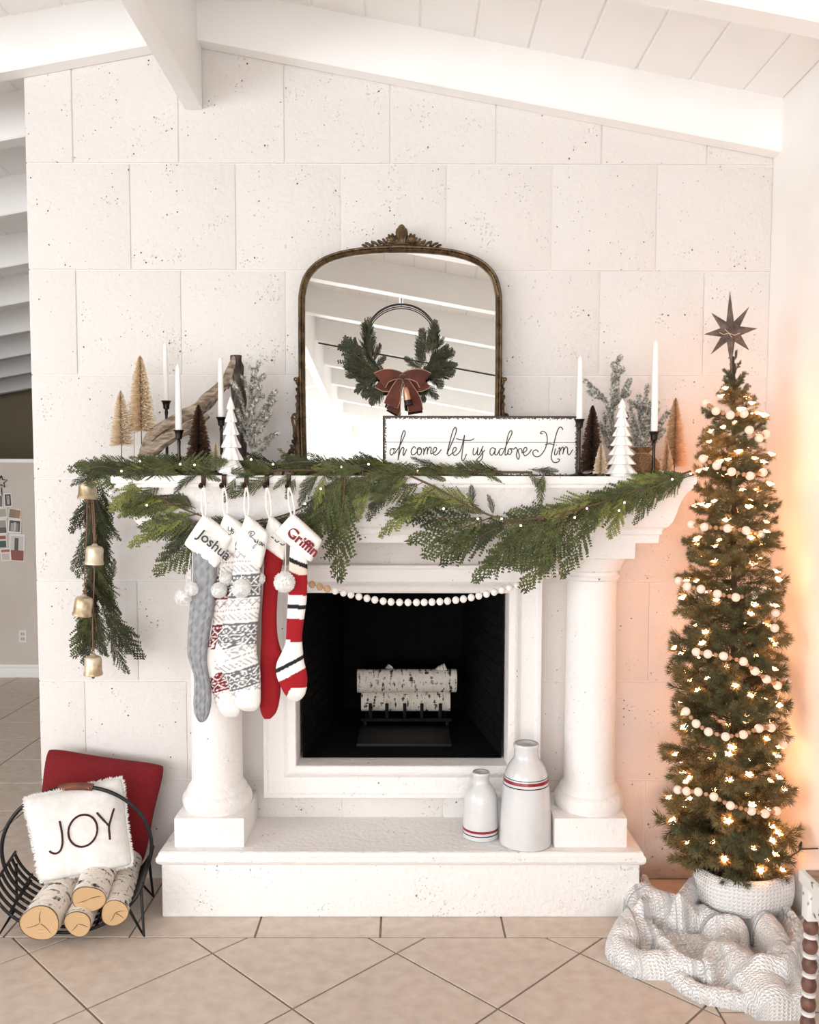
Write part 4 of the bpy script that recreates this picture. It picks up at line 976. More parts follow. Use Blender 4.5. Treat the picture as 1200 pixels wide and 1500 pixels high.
def strokes_on(parent, sts, Y, mt, r=.0012):
    mb = MB()
    for s in sts: mb.tube([PY(*zp(x, y), Y) for x, y in crom(s, 5)], r, 5)
    o = part('lettering', mb, mt, parent, 'embroidered lettering', angle=180)
def stocking(lab, hooku, Y, cuffc, rows, colf, disp=None, T=.02, loop=None, hooklab=''):
    a = zp(*cuffc[0]); t = thing('christmas_stocking', lab, 'stocking', PY(a[0], 900, Y), 'knitted stockings hanging from the mantel')
    knit_leg(t, rows, Y, T, colf, disp)
    cf = puff([zp(*c) for c in cuffc], Y-.004, .024, 18, .55, .25, seed=hooku); cuff = part('cuff', cf, plush, t, angle=180)
    zt = PY(hooku, 716, -.38).z; mb = MB(); q = PY(a[0], a[1]+3, Y-.008); top = PY(hooku, 711.5, -.372)
    for s in (-1, 1): mb.tube([top, top.lerp(q, .3)+Vector((s*.006, 0, 0)), top.lerp(q, .75)+Vector((s*.008, 0, 0)), q+Vector((s*.003, 0, -.006))], .0032, 6)
    part('hanging_loop', mb, plush, t)
    h = thing('stocking_hook', hooklab, 'hook', PY(hooku, 700, -.345), 'bronze stocking hooks on the mantel edge')
    x = PY(hooku, 700, -.345).x; zl = PY(hooku, 708, -.345).z
    pts = [(-.25, ZM+.0025), (-.3, ZM+.0025), (-.338, ZM+.0025), (-.3435, ZM-.002), (-.3435, zl), (-.35, zl-.012), (-.365, zl-.016), (-.378, zl-.012), (-.382, zl-.004)]
    mb = MB(); w_ = .0075; rings = []
    for i, (y, z) in enumerate(pts):
        y0, z0 = pts[max(0, i-1)]; y1, z1 = pts[min(len(pts)-1, i+1)]; L = math.hypot(y1-y0, z1-z0); ny, nz = -(z1-z0)/L*.0015, (y1-y0)/L*.0015
        rings.append([(x-w_, y-ny, z-nz), (x+w_, y-ny, z-nz), (x+w_, y+ny, z+nz), (x-w_, y+ny, z+nz)])
    mb.loft(rings); part('strap', mb, bronze_h, h); mb = MB(); mb.ball((x, -.382, zl-.003), .0052, 10, 6); part('tip', mb, bronze_h, h)
    return t, cuff
ink_d = mat('grey_thread', '3b3b3f', .8); ink_r = mat('red_thread', '7d1724', .8)
def lerp_c(a, b, t): return tuple(lerp(p, q, t) for p, q in zip(a, b))
def fair(x, y, dark):
    """fair-isle bands: lattice, dashes, slants and a snowflake band, by position down the leg"""
    if y < 1010: t = y+.06*(x-420)
    elif y < 1170: t = 745+(y-1050)+.33*(x-420)+40
    else: t = 900+(y-1195)*1.15+.35*(x-420)+40
    if 990 < y < 1180 and x < 372-.9*abs(y-1075): return WHT
    if y > 1262 and x > 440-.55*(y-1260)+.0: return WHT
    per = 270; q = (t-480) % per; soft = lerp_c(dark, WHT, .35)
    if q < 55:
        a = abs(((x+1.0*q) % 44)-22); b = abs(((x-1.0*q) % 44)-22); return soft if (min(a, b) < 5 and 8 < q < 48) else WHT
    if q < 75: return soft if (x % 16 < 9 and 60 < q < 70) else WHT
    if q < 135: return soft if ((x-1.1*q) % 30 < 10 and 86 < q < 126) else WHT
    if q < 150: return WHT if q < 140 else dark
    if q < 262:
        cx = ((x-405) % 92)-46; cy = q-206; rr = math.hypot(cx, cy); an = math.atan2(cy, cx)
        arm = abs(math.sin(4*an))*rr < 7 and rr < 46; side = abs(rr-26) < 4 and math.cos(8*an) > .1
        edge = abs(abs(cy)-48) < 4 and (x % 22) < 12; cor = abs(abs(cx)+abs(cy)-58) < 5
        return WHT if (arm or side or edge or cor) else dark
    return dark
# 1 grey cable
def cable(su, u, v):
    x = su*2.6; c = abs((x % 1.3)-.65); ph = math.sin((v*.16)+(1.5 if int((x+9)//1.3) % 2 else 0)); d = x % 1.3-.65
    return .0048*max(math.cos(2.6*(d-.22*ph)), math.cos(2.6*(d+.22*ph)))*(1 if abs(d) < .5 else .4)+.0012*math.sin(v*.62+6*abs(d))
def c1(x, y): return lerp_c(hexc('8d8f92'), hexc('a3a4a7'), .5+.5*math.sin(x*.09)*math.sin(y*.08))
t1, k1 = stocking('grey cable knit stocking with a white cuff and white pompoms', 298, -.385, [(228,280),(400,408),(297,588),(115,450)],
    [(440,165,300),(520,160,300),(620,156,298),(780,150,288),(900,140,268),(1000,134,252),(1060,134,246),(1120,148,244),(1180,168,252),(1260,172,266),(1340,168,268),(1400,174,258),(1440,192,240),(1452,208,222)], c1, cable, .019, hooklab='bronze hook holding the grey cable knit stocking')
text_on(k1, 'Joshua', .046, *zp(186, 408), -.4215, 40, ink_d, .0004)
pom(t1, 158, 702, 40, -.408, (163, 500)); pom(t1, 112, 748, 50, -.402, (150, 500))
# 2 maroon fair isle, mostly behind
t2, k2 = stocking('maroon and white patterned stocking hanging partly hidden behind its neighbours', 328, -.372, [(350,270),(490,375),(420,520),(288,432)],
    [(440,330,440),(560,315,430),(700,290,420),(850,280,415),(950,268,400),(1030,240,395),(1070,226,400),(1120,232,410),(1180,250,425),(1260,268,440),(1340,292,445),(1400,322,430),(1425,350,405)], lambda x, y: (WHT if (1040 < y < 1190 and x < 295) or (y > 1340 and x > 330) else fair(x+95, y-10, MAR)), None, .016, hooklab='bronze hook holding the maroon patterned stocking')
strokes_on(k2, [[(365,352),(362,372),(376,376),(384,356)], [(384,356),(378,390),(362,398)], [(394,366),(384,372),(394,384),(384,392)]], -.408, ink_d)
pom(t2, 312, 710, 45, -.408, (325, 490)); pom(t2, 352, 645, 40, -.395, (335, 490))
# 3 grey and white fair isle
t3, k3 = stocking('grey and white snowflake patterned stocking with a white cuff', 361, -.415, [(468,278),(592,392),(548,590),(405,470)],
    [(440,405,535),(540,398,538),(640,384,545),(750,362,545),(850,346,535),(920,328,526),(1000,300,522),(1060,288,524),(1110,296,532),(1170,328,544),(1240,364,546),(1320,388,546),(1360,410,540),(1385,440,520),(1392,465,500)], lambda x, y: fair(x, y, GRY), None, .02, hooklab='bronze hook holding the grey and white snowflake stocking')
strokes_on(k3, [[(492,384),(486,402),(476,424)], [(474,398),(484,380),(506,380),(508,396),(490,408),(506,420),(512,438),(520,436)], [(516,422),(516,440),(526,440),(532,424)], [(532,424),(524,452),(506,474),(502,466),(520,450)], [(548,436),(536,444),(540,456),(552,440),(550,458)], [(556,444),(554,462),(564,450),(568,466)]], -.4445, ink_d, .001)
pom(t3, 437, 700, 54, -.445, (430, 560)); pom(t3, 536, 645, 36, -.405, (520, 590))
# 4 red
t4, k4 = stocking('plain red ribbed knit stocking with a white cuff', 391, -.375, [(598,284),(702,375),(680,545),(556,455)],
    [(440,566,680),(560,566,668),(700,560,645),(850,552,636),(960,550,640),(1030,547,655),(1070,545,668),(1100,545,650),(1150,544,640),(1250,541,658),(1340,540,650),(1400,548,632),(1435,566,600)], lambda x, y: lerp_c(RED, hexc('8a0a15'), .5+.5*math.sin(x*.5)), None, .019, hooklab='bronze hook holding the plain red stocking')
strokes_on(k4, [[(606,408),(618,418)], [(626,424),(636,440),(650,432)], [(656,446),(668,456),(684,450)]], -.408, ink_d, .0016)
# 5 striped
def stripes(x, y):
    s = y-.42*(x-755) if y < 620 else (y-.06*(x-750) if y < 985 else y+.0)
    if y < 985:
        if 540 < s < 566 and y < 640: return BLK
        if s < 618: return CRM if s > 566 else WHT
        if s < 735: return RED
        if 788 < s < 812: return BLK
        if s < 868: return WHT
        return RED
    if s < 1000 and x > 715 and y < 1000: return RED
    d = y+.52*(x-715)
    if 1108 < d < 1132: return BLK
    if d < 1188: return WHT
    if y > 1252 and (x-790)**2/100**2+(y-1345)**2/120**2 < 1: return WHT
    if d < 1330 or x < 745: return RED
    return WHT
t5, k5 = stocking('red and white striped stocking with thin black bands and a white pompom', 423, -.415, [(728,275),(895,428),(832,556),(626,386)],
    [(440,715,812),(560,706,810),(650,706,808),(760,700,805),(860,694,792),(960,690,780),(1010,684,780),(1060,664,784),(1110,640,790),(1150,632,800),(1190,636,808),(1240,654,808),(1290,680,798),(1320,704,778),(1336,726,752)], stripes, None, .019, hooklab='bronze hook holding the red and white striped stocking')
text_on(k5, 'Griffin', .045, *zp(688, 392), -.4445, 40, ink_r, .0014)
pom(t5, 680, 664, 60, -.445, (685, 440))
# ================================================================ hearth: stoneware bottles, birch logs
glaze = mat('white_glaze', 'dddcdb', .18, c2='d3d4d5', ns=9, coat=.5); band_r = mat('red_band', '8e1220', .3); band_b = mat('dark_band', '2d2b2c', .35)
def vase(u, vb, prof, bands, lab):
    r0 = prof[0][1]; Yf = PZ(u, vb, ZH).y; Yc = Yf+r0*mpp(Yf); x = PY(u, vb, Yc).x; zs = []
    k = mpp(Yc); zb = lambda v: ZH+(vb-4-v)*k if v < vb-4 else ZH
    t = thing('stoneware_bottle', lab, 'vase', (x, Yc, ZH), 'white stoneware bottles on the hearth')
    pr = [(0.001, ZH), (r0*k*.93, ZH), (r0*k, ZH+.004)]+[(r*k, zb(v)) for v, r in prof[1:]]
    vt, rt = prof[-1]; zt = zb(vt)
    pr += [(rt*k*.96, zt+.003), (rt*k*.8, zt+.001), (rt*k*.72, zt-.02), (rt*k*.8, zt-.06), (.001, zt-.07)]
    mb = MB(); mb.lathe(pr, (x, Yc, 0), 44); b_ = part('body', mb, glaze, t, angle=60)
    def rad(v): return interp([(-a, b) for a, b in prof], -v)[0]
    for v0, v1, m_ in bands:
        mb = MB(); mb.lathe([(rad(v1)*k, zb(v1)), (rad(v1)*k+.0007, zb(v1)), (rad(v0)*k+.0007, zb(v0)), (rad(v0)*k, zb(v0))], (x, Yc, 0), 44); part('painted_band', mb, m_, b_)
    mb = MB(); mb.tube([Vector((x+math.cos(a)*rt*k*.86, Yc+math.sin(a)*rt*k*.86, zt+.003)) for a in [2*PI*i/32 for i in range(33)]], .0022, 6); part('rim', mb, mat('rim_grey', '9a9694', .3), b_)
vase(769.5, 1249, [(1247, 38.5), (1243, 39), (1225, 38.6), (1200, 37.6), (1170, 35.6), (1150, 33.8), (1138, 31.5), (1128, 27.5), (1121, 22.5), (1116, 19), (1111, 17.8), (1102, 17.6), (1098, 19), (1095, 19)], [(1144.5, 1149, band_r), (1141.5, 1142.6, band_b), (1152.5, 1154, band_b)], 'taller white stoneware bottle with a red band round its shoulder')
vase(704, 1235, [(1233, 26.5), (1229, 27), (1210, 26.6), (1185, 25.6), (1168, 24), (1160, 21), (1154, 17), (1150, 13.5), (1146, 12.2), (1140, 12), (1137, 13.2), (1134, 13.2)], [(1214.5, 1218, band_r), (1221.5, 1223, band_b)], 'shorter white stoneware bottle with a red band near its foot')

def birch_mat():
    mt = bpy.data.materials.new('birch_bark'); mt.use_nodes = True; N = mt.node_tree.nodes; L = mt.node_tree.links; b = N['Principled BSDF']; b.inputs['Roughness'].default_value = .8
    t = N.new('ShaderNodeTexCoord'); mp_ = N.new('ShaderNodeMapping'); mp_.inputs['Scale'].default_value = (2.2, 60, 1); L.new(t.outputs['UV'], mp_.inputs['Vector'])
    n = N.new('ShaderNodeTexNoise'); n.inputs['Scale'].default_value = 1; n.inputs['Detail'].default_value = 5; L.new(mp_.outputs[0], n.inputs['Vector'])
    n2 = N.new('ShaderNodeTexNoise'); n2.inputs['Scale'].default_value = 14; n2.inputs['Detail'].default_value = 3; L.new(t.outputs['UV'], n2.inputs['Vector'])
    r = N.new('ShaderNodeValToRGB'); e = r.color_ramp.elements; e[0].position = .35; e[0].color = lin('3a302a'); e[1].position = .46; e[1].color = lin('eae2d8'); x = e.new(.7); x.color = lin('d9cab9'); x = e.new(.78); x.color = lin('b59d86')
    ad = N.new('ShaderNodeMath'); ad.operation = 'MULTIPLY_ADD'; ad.inputs[1].default_value = .3; L.new(n2.outputs['Fac'], ad.inputs[0])
    sb = N.new('ShaderNodeMath'); sb.operation = 'SUBTRACT'; sb.inputs[1].default_value = .15; L.new(n.outputs['Fac'], sb.inputs[0]); L.new(sb.outputs[0], ad.inputs[2])
    L.new(ad.outputs[0], r.inputs['Fac']); L.new(r.outputs['Color'], b.inputs['Base Color'])
    bp_ = N.new('ShaderNodeBump'); bp_.inputs['Distance'].default_value = .002; L.new(n.outputs['Fac'], bp_.inputs['Height']); L.new(bp_.outputs[0], b.inputs['Normal']); return mt
birch = birch_mat()
def ring_mat():
    mt = bpy.data.materials.new('cut_wood_rings'); mt.use_nodes = True; N = mt.node_tree.nodes; L = mt.node_tree.links; b = N['Principled BSDF']; b.inputs['Roughness'].default_value = .75
    t = N.new('ShaderNodeTexCoord'); w_ = N.new('ShaderNodeTexWave'); w_.wave_type = 'RINGS'; w_.rings_direction = 'Z'; w_.inputs['Scale'].default_value = 4; w_.inputs['Distortion'].default_value = 2.5; w_.inputs['Detail'].default_value = 3
    L.new(t.outputs['UV'], w_.inputs['Vector']); r = N.new('ShaderNodeValToRGB'); r.color_ramp.elements[0].color = lin('c1976a'); r.color_ramp.elements[1].color = lin('d8b98f'); L.new(w_.outputs['Fac'], r.inputs['Fac']); L.new(r.outputs['Color'], b.inputs['Base Color']); return mt
cutw = ring_mat()
crackm = mat('wood_crack', '6b4a30', .9)
def log(lab, a, b, r, seed, group, cracks=True, bend=0, stubs=()):
    a, b = Vector(a), Vector(b); ax = (b-a); L = ax.length; n = ax.normalized(); x = n.orthogonal().normalized(); y = n.cross(x)
    low = min(a.z, b.z)-r; t = thing('birch_log', lab, 'log', ((a.x+b.x)/2, (a.y+b.y)/2, low), group); mb = MB(); uv = []; K, N = 28, 22; rings = []
    def rr(al): return r*(1+.06*math.sin(2*al+seed)+.04*math.sin(3*al+seed*2))
    for i in range(N+1):
        f = i/N; c = a+ax*f+Vector((0, 0, bend*math.sin(PI*f))); ring = []
        for j in range(K+1):
            al = 2*PI*j/K; k = rr(al)*(1+.03*mnoise.noise(Vector((f*6, al, seed)))); ring.append(c+(x*math.cos(al)+y*math.sin(al))*k); uv.append((j/K*3+seed, f*L))
        rings.append(ring)
    mb.loft(rings, closed=False); mb.uv = uv; part('bark', mb, birch, t, angle=80)
    for c, d in ((a, -n), (b, n)):
        mb = MB(); pts = [c]+[c+(x*math.cos(al)+y*math.sin(al))*rr(al)*.96+d*.001 for al in [2*PI*j/K for j in range(K)]]; mb.add(pts, [(0, j+1, (j+1) % K+1) if d == n else (0, (j+1) % K+1, j+1) for j in range(K)])
        mb.uv = [(0, 0)]+[(math.cos(2*PI*j/K), math.sin(2*PI*j/K)) for j in range(K)]; ce = part('cut_end', mb, cutw, t, 'pale cut wood end', smooth=False)
        mb = MB(); mb.tube([c+(x*math.cos(al)+y*math.sin(al))*rr(al)*.975+d*.0015 for al in [2*PI*j/K for j in range(K+1)]], r*.02, 5); part('bark_edge', mb, crackm, ce)
        if cracks and d == -n:
            rc = random.Random(seed); mb = MB()
            for q in range(3):
                al = rc.uniform(0, 6.28); mb.tube([c+(x*math.cos(al+k*.25)+y*math.sin(al+k*.25))*r*k*.8+d*.0014 for k in (0.05, .3, .6, .95)], [.0007, .001, .0008, .0003], 5)
            part('crack', mb, crackm, ce)
    for (f, al, ln) in stubs:
        c = a+ax*f; o = x*math.cos(al)+y*math.sin(al); mb = MB(); mb.tube([c+o*r*.7, c+o*r*1.0+n*ln*.3, c+o*r*1.25+n*ln*.8], r*.33, 10); mb.uv = [(q*.1, q*.01) for q in range(len(mb.v))]; part('branch_stub', mb, birch, t)
    return t
# two logs on the black grate in the firebox
GY = .5; gz = PY(590, 1046, GY-.06).z
grate = thing('fire_grate', 'black iron grate holding the birch logs in the firebox', 'grate', (PY(595, 1046, GY).x, GY, bz0))
ironm = mat('black_iron', '050505', .9, .0)
for u in (543, 567, 593, 618, 645):
    x = PY(u, 1040, GY-.08).x; mb = MB(); mb.tube([(x, GY-.1, gz+.055), (x, GY-.1, gz), (x, GY-.06, gz-.01), (x, GY+.1, gz-.01)], .0075, 6); part('bar', mb, ironm, grate)
for yy in (GY-.07, GY+.08):
    mb = MB(); mb.tube([(PY(530, 1050, GY).x, yy, gz-.022), (PY(660, 1050, GY).x, yy, gz-.022)], .007, 6)
    for u in (536, 654): mb.tube([(PY(u, 1050, GY).x, yy, gz-.022), (PY(u, 1050, GY).x, yy, bz0)], .007, 6)
    part('rail', mb, ironm, grate)
kf = mpp(GY)
r1, r2 = 14.5*kf, 17*kf; zl1 = gz+r1
log('lower speckled birch log resting on the black grate', PY(530, 1032, GY).xz.to_3d() if False else (PY(530, 1032, GY).x, GY, zl1), (PY(659, 1032, GY).x, GY, zl1), r1, 2.2, 'birch logs in the firebox')
log('upper birch log with branch stubs lying on the lower one in the firebox', (PY(524, 1002, GY).x, GY-.012, zl1+r1+r2*.97), (PY(668, 1003, GY).x, GY+.0, zl1+r1+r2*.95), r2, 5.1, 'birch logs in the firebox', stubs=((.45, -.6, .03), (.8, .9, .05), (.3, .3, .02)))

# ================================================================ wire log basket with logs and cushions
BYC = -.30; BX = PY(113, 1235, BYC).x; RX_ = 110*mpp(BYC); _tz = PY(113, 1152, BYC).z; RZ_ = (_tz-.032)/2; CZ = (_tz+.032)/2
YAW = math.radians(10)
def bpt(lx, ly, z): return Vector((BX+lx*math.cos(YAW)-ly*math.sin(YAW)*1, BYC+lx*math.sin(YAW)*.55+ly*math.cos(YAW), z))
def arc(a0, a1, ly, n=40, k=1.0): return [bpt(RX_*k*math.cos(math.radians(lerp(a0, a1, i/n))), ly, CZ+RZ_*k*math.sin(math.radians(lerp(a0, a1, i/n)))) for i in range(n+1)]
blk = mat('black_powder_coat', '161617', .45, .3)
bk = thing('log_basket', 'round black wire log basket with a leather wrapped handle', 'log basket', bpt(0, 0, 0))
mb = MB(); mb.tube(arc(-90, 270, 0, 72), .0065, 8); part('hoop', mb, blk, bk)
for ly in (-.155, -.117, -.078, -.039, .039, .078, .117):
    mb = MB(); mb.tube(arc(196, 344, ly, 36), .0052, 7); part('rod', mb, blk, bk)
for an in (196, 222, 250, 290, 318, 344):
    a = math.radians(an); mb = MB(); mb.tube([bpt(RX_*math.cos(a), ly, CZ+RZ_*math.sin(a)) for ly in (-.158, 0, .128)], .005, 7); part('rail', mb, blk, bk)
for sx in (-1, 1):
    for sy in (-1, 1):
        ly = -.12 if sy < 0 else .09; a0, a1 = math.radians(270+sx*46), math.radians(270+sx*66)
        p0, p1 = bpt(RX_*math.cos(a0), ly, CZ+RZ_*math.sin(a0)), bpt(RX_*math.cos(a1), ly, CZ+RZ_*math.sin(a1)); ft = bpt(sx*.235, ly+sy*.03, .006)
        mb = MB(); mb.tube([p0, ft, p1], .0055, 7); part('leg', mb, blk, bk)
mb = MB(); mb.tube(arc(77, 103, 0, 10), .0125, 12); hd = part('handle_wrap', mb, mat('brown_leather', '7a4630', .6, c2='5f3422', ns=20), bk, 'brown leather handle wrap')
for an in (79, 101):
    mb = MB(); mb.ball(arc(an, an+.1, 0, 1)[0]+Vector((0, -.012, 0)), .004, 8, 6); part('rivet', mb, mat('brass_rivet', '9a7a50', .3, .9), hd)
LG = 'birch logs in the wire basket'
def lg(lab, u, v, Yf, r, back, seed):
    a = PY(u, v, Yf); b = a+Vector(back); log(lab, a, b, r, seed, LG)
lg('thickest birch log in the basket with a long crack across its cut end', 58.5, 1352, -.505, .0635, (.015, .33, .055), 1.3)
lg('birch log in the basket wedged below and between the others', 114, 1353, -.49, .0435, (-.02, .3, .045), 3.7)
lg('birch log in the basket resting on top of the others', 130, 1317, -.475, .0505, (-.03, .3, .06), 6.1)
lg('birch log with dark peeling bark beside the basket rods', 168, 1337, -.46, .0445, (-.045, .3, .05), 8.9)

def front_at(mb, u, v):
    best = sorted(((UV(p)[0]-u)**2+(UV(p)[1]-v)**2, p.y) for p in mb.v[:mb.nfront])[:3]; return sum(y for d, y in best)/3
redcloth = mat('red_cotton', '7c0813', .9, c2='6b0610', ns=90, nd=3, stretch=(1, 1, 3), bump=.0006, bs=500)
pl = puff([(68, 1094), (244, 1120), (212, 1266), (44, 1260)], -.085, .05, 26, .12, .1, .08, Yf=lambda s, t: -.09*t, seed=3)
solo('red_pillow', pl, redcloth, 'deep red square cushion behind the lettered white pillow in the log basket', 'pillow', 'cushions in the log basket', angle=180)
canvas = mat('white_canvas', 'f3f1ee', .9, c2='ebe8e4', ns=40, bump=.0008, bs=420)
jp = thing('lettered_pillow', 'small white canvas pillow with frayed edges and thin dark red capital letters', 'pillow', PY(118, 1290, -.37), 'cushions in the log basket')
pb = puff([(33, 1169), (180, 1137), (195, 1268), (59, 1294)], -.39, .058, 26, .1, .12, .10, Yf=lambda s, t: .15*s*(1-.6*t)+.015*(1-t), seed=8)
part('cover', pb, canvas, jp, angle=180)
m_ = 27; rim = [j for j in range(m_)]+[i*m_+26 for i in range(1, m_)]+[26*m_+j for j in range(25, -1, -1)]+[i*m_ for i in range(25, 0, -1)]
cen = sum((pb.v[i] for i in rim), Vector())/len(rim); mb = MB(); rf = random.Random(5)
N2 = pb.nfront
for i, j in zip(rim, rim[1:]+rim[:1]):
    for q in range(16):
        p = (pb.v[i].lerp(pb.v[j], q/16)+pb.v[N2+i].lerp(pb.v[N2+j], q/16))/2; d = (p-cen); d.y = 0; d.normalize(); d = (d+Vector((rf.uniform(-.5, .5), rf.uniform(-.6, .6), rf.uniform(-.5, .5)))).normalized(); mb.kite(p, d, d.orthogonal().normalized(), rf.uniform(.008, .016), .0018, Vector((0, -1, 0)))
part('frayed_fringe', mb, canvas, jp, smooth=False, kind='stuff')
def zq(x, y): return (x/4.615, 1080+y/4.615)
O_ = [(560+100*math.cos(a)*math.cos(.2)-108*math.sin(a)*math.sin(.0), 632+108*math.sin(a)-12*math.cos(a)) for a in [2*PI*i/20 for i in range(21)]]
for sts in ([[(403,566),(412,610),(420,660),(422,715),(408,765),(378,786),(348,780),(334,768)]], [O_], [[(655,510),(695,555),(738,600)], [(770,484),(752,545),(737,605),(740,650),(743,690)]]):
    mb = MB()
    for s in sts:
        pts = [(zq(x, y)) for x, y in crom(s, 4)]; ys_ = [front_at(pb, a, b)-.001 for a, b in pts]
        mb.tube([PY(a, b, y) for (a, b), y in zip(pts, ys_)], .0034, 6)
    part('lettering', mb, mat('dark_red_thread', '3f141c', .8), jp, 'dark red stitched capital letter', angle=180)
# ================================================================ Christmas tree
TY = -.29
RT = [(535, 1074.5, 5), (560, 1074.5, 10), (578, 1075, 34), (600, 1075, 44), (640, 1076, 51), (700, 1077, 60), (760, 1074, 63), (820, 1070, 70), (860, 1069, 78), (900, 1070, 78), (960, 1071, 88), (1000, 1071, 88), (1060, 1070, 92), (1110, 1068, 90), (1150, 1070, 88), (1200, 1074, 104), (1250, 1074, 108), (1285, 1080, 92)]
TXC = PY(1072, 1100, TY).x
tree = thing('christmas_tree', 'slim lit Christmas tree in the corner beside the fireplace', 'christmas tree', (TXC, TY, .0))
needle = [mat('tree_needles', '6a6546', .7, c2='434a32', ns=30, lo=.35, hi=.65, spec=.3), mat('tree_needles_olive', '8a7a52', .7, c2='5a5638', ns=30, lo=.35, hi=.65, spec=.3)]
bark_t = mat('tree_bark', '4a3b2a', .9)
def branch_mesh(seed, mt):
    r = random.Random(seed); mb = MB()
    def fur(p0, p1, n, L, sp_):
        d = p1-p0; t = d.normalized(); x = t.orthogonal().normalized(); y = t.cross(x)
        for i in range(n):
            a = i*2.4+r.uniform(-.3, .3); o = x*math.cos(a)+y*math.sin(a); dd = (t*r.uniform(.7, 1.1)+o).normalized(); mb.kite(p0+d*((i+.5)/n), dd, t.cross(o), L*r.uniform(.7, 1.15), .0062, o)
        mb.cur = 1; mb.tube([p0, p1], [.008*sp_, .004*sp_], 4); mb.cur = 0
        for i in range(10):
            a = i*2.4; o = x*math.cos(a)+y*math.sin(a); dd = (t*1.5+o*.8).normalized(); mb.kite(p1-t*.02, dd, t.cross(o), L*.9, .006, o)
    tip = Vector((1, 0, .06)); fur(Vector((.12, 0, 0)), tip, 170, .16, 1)
    for k in range(8):
        f = .3+.08*k; s = -1 if k % 2 else 1; p = Vector((f, 0, .06*f)); a = math.radians(r.uniform(32, 48)); L = r.uniform(.3, .42)*(1.15-f*.6)
        d = Vector((math.cos(a), s*math.sin(a), r.uniform(-.55, .6))).normalized(); fur(p, p+d*L, 56, .15, .8)
    return mb.mesh('tree_branch', [mt, bark_t], False)
BRM = [branch_mesh(s, needle[0 if s < 3 else 1]) for s in range(5)]
rt_ = random.Random(21); tips = []
zlo, zhi = PY(1074, 1278, TY).z, PY(1074, 548, TY).z; NB = 290
for i in range(NB):
    f = (i+.5)/NB; f = f**1.12; z = lerp(zlo, zhi, f); v = UV((TXC, TY, z))[1]; uc, hwp = interp(RT, v); xc = PY(uc, v, TY).x; R = hwp*mpp(TY)*rt_.uniform(.78, 1.08)
    a = i*2.39996+rt_.uniform(-.25, .25); up = rt_.uniform(-.1 if f > .1 else .12, .55) if f < .93 else rt_.uniform(.5, 1.2)
    d = Vector((math.cos(a), math.sin(a)*.97, up)).normalized(); tip = Vector((xc, TY, z))+d*R
    if tip.x > WR-.06: R *= max(.3, (WR-.06-xc)/(tip.x-xc))
    if tip.y > -.03: R *= max(.3, (-.03-TY)/(tip.y-TY))
    base = Vector((xc, TY, z-.02)); L = max(R, .05)
    wd = 1.0 if L > .12 else 1.3
    inst('branch', rt_.choice(BRM), tree, frame(base, d, (0, 0, 1), L) @ Matrix.Diagonal((1, wd, wd, 1))); tips.append((base, d, L, z, f))
mb = MB(); mb.tube([(TXC+.01, TY, .05), (TXC+.008, TY, .6), (PY(1075, 560, TY).x, TY, zhi-.02), (PY(1074, 520, TY).x, TY, PY(1074, 522, TY).z)], [.016, .013, .006, .004], 8); part('trunk', mb, bark_t, tree)
for k in range(6):
    b = PY(1076+2*math.sin(k*2), 572-k*8, TY); inst('branch', BRM[k % 3], tree, frame(b, (math.cos(k*2.2)*.5, math.sin(k*2.2)*.5, 1), (1, 0, 0), .055-.003*k))
# light string: every bulb glows
tl = thing('tree_lights', 'string of warm white bulbs wound through the Christmas tree', 'string lights', (TXC, TY-.05, .2))
bulb_m = mat('tree_bulb', 'fff3dd', .3, emit=TREE_GLOW, ec='ffac74')
mb = MB()
for k in range(5):                          # star-like glint of each bulb, shaped as short glowing spikes
    a = 2*PI*k/5; d = Vector((math.cos(a), math.sin(a), .25)); mb.tube([d*.001, d*.0105], [.0042, .001], 5)
mb.ball((0, 0, 0), .0052, 8, 6); bulb_me = mb.mesh('bulb', bulb_m)
rl = random.Random(5); nb = 0; wire_pts = []
for i, (b, d, L, z, f) in enumerate(tips):
    if i % 3 == 1 or f > .96: continue
    p = b+d*L*rl.uniform(.72, 1.0)+Vector((0, 0, rl.uniform(0, .02))); q = Vector((p.x-TXC, p.y-TY, .3)).normalized()
    inst('bulb', bulb_me, tl, frame(p, q.orthogonal(), q, rl.uniform(.85, 1.4))); wire_pts.append(p)
for c in range(0, len(wire_pts)-3, 12):
    mb = MB(); seg = wire_pts[c:c+13]
    seg = [Vector((TXC, TY, p.z)).lerp(p, .92) for p in seg]; pts = []
    for a, b in zip(seg, seg[1:]): pts += [a, Vector((TXC, TY, (a.z+b.z)/2))*.55+(a+b)*.225]
    mb.tube(pts, .0011, 4); part('wire', mb, mat('green_wire', '2f3a26', .6), tl)
# bead garland draped on the tree
tb = thing('tree_bead_garland', 'strand of large cream and small brown wooden beads draped round the Christmas tree', 'bead garland', (TXC, TY-.1, .3))
SEG = [[(1034,590),(1049,602),(1070,608),(1090,606)], [(1098,630),(1112,642),(1122,636)], [(1030,672),(1050,682),(1072,691),(1099,697),(1118,692)], [(1013,768),(1032,772),(1066,774),(1093,777),(1115,783)], [(994,851),(1007,859),(1027,863),(1051,870),(1078,875),(1104,872),(1119,865)], [(1136,898),(1135,920)],
       [(1020,955),(1037,958),(1060,961),(1089,969),(1106,983),(1123,995),(1139,1004),(1153,999)], [(1005,1042),(1020,1060),(1038,1072),(1063,1079),(1089,1076),(1112,1067),(1130,1066)], [(1148,1091),(1158,1084)], [(993,1157),(1006,1159),(1023,1160),(1046,1167),(1070,1180),(1101,1188),(1121,1192),(1138,1188),(1155,1176)]]
cream_b = mat('cream_bead', 'f2e3d0', .45); brown_b = mat('brown_bead', 'b98a66', .5)
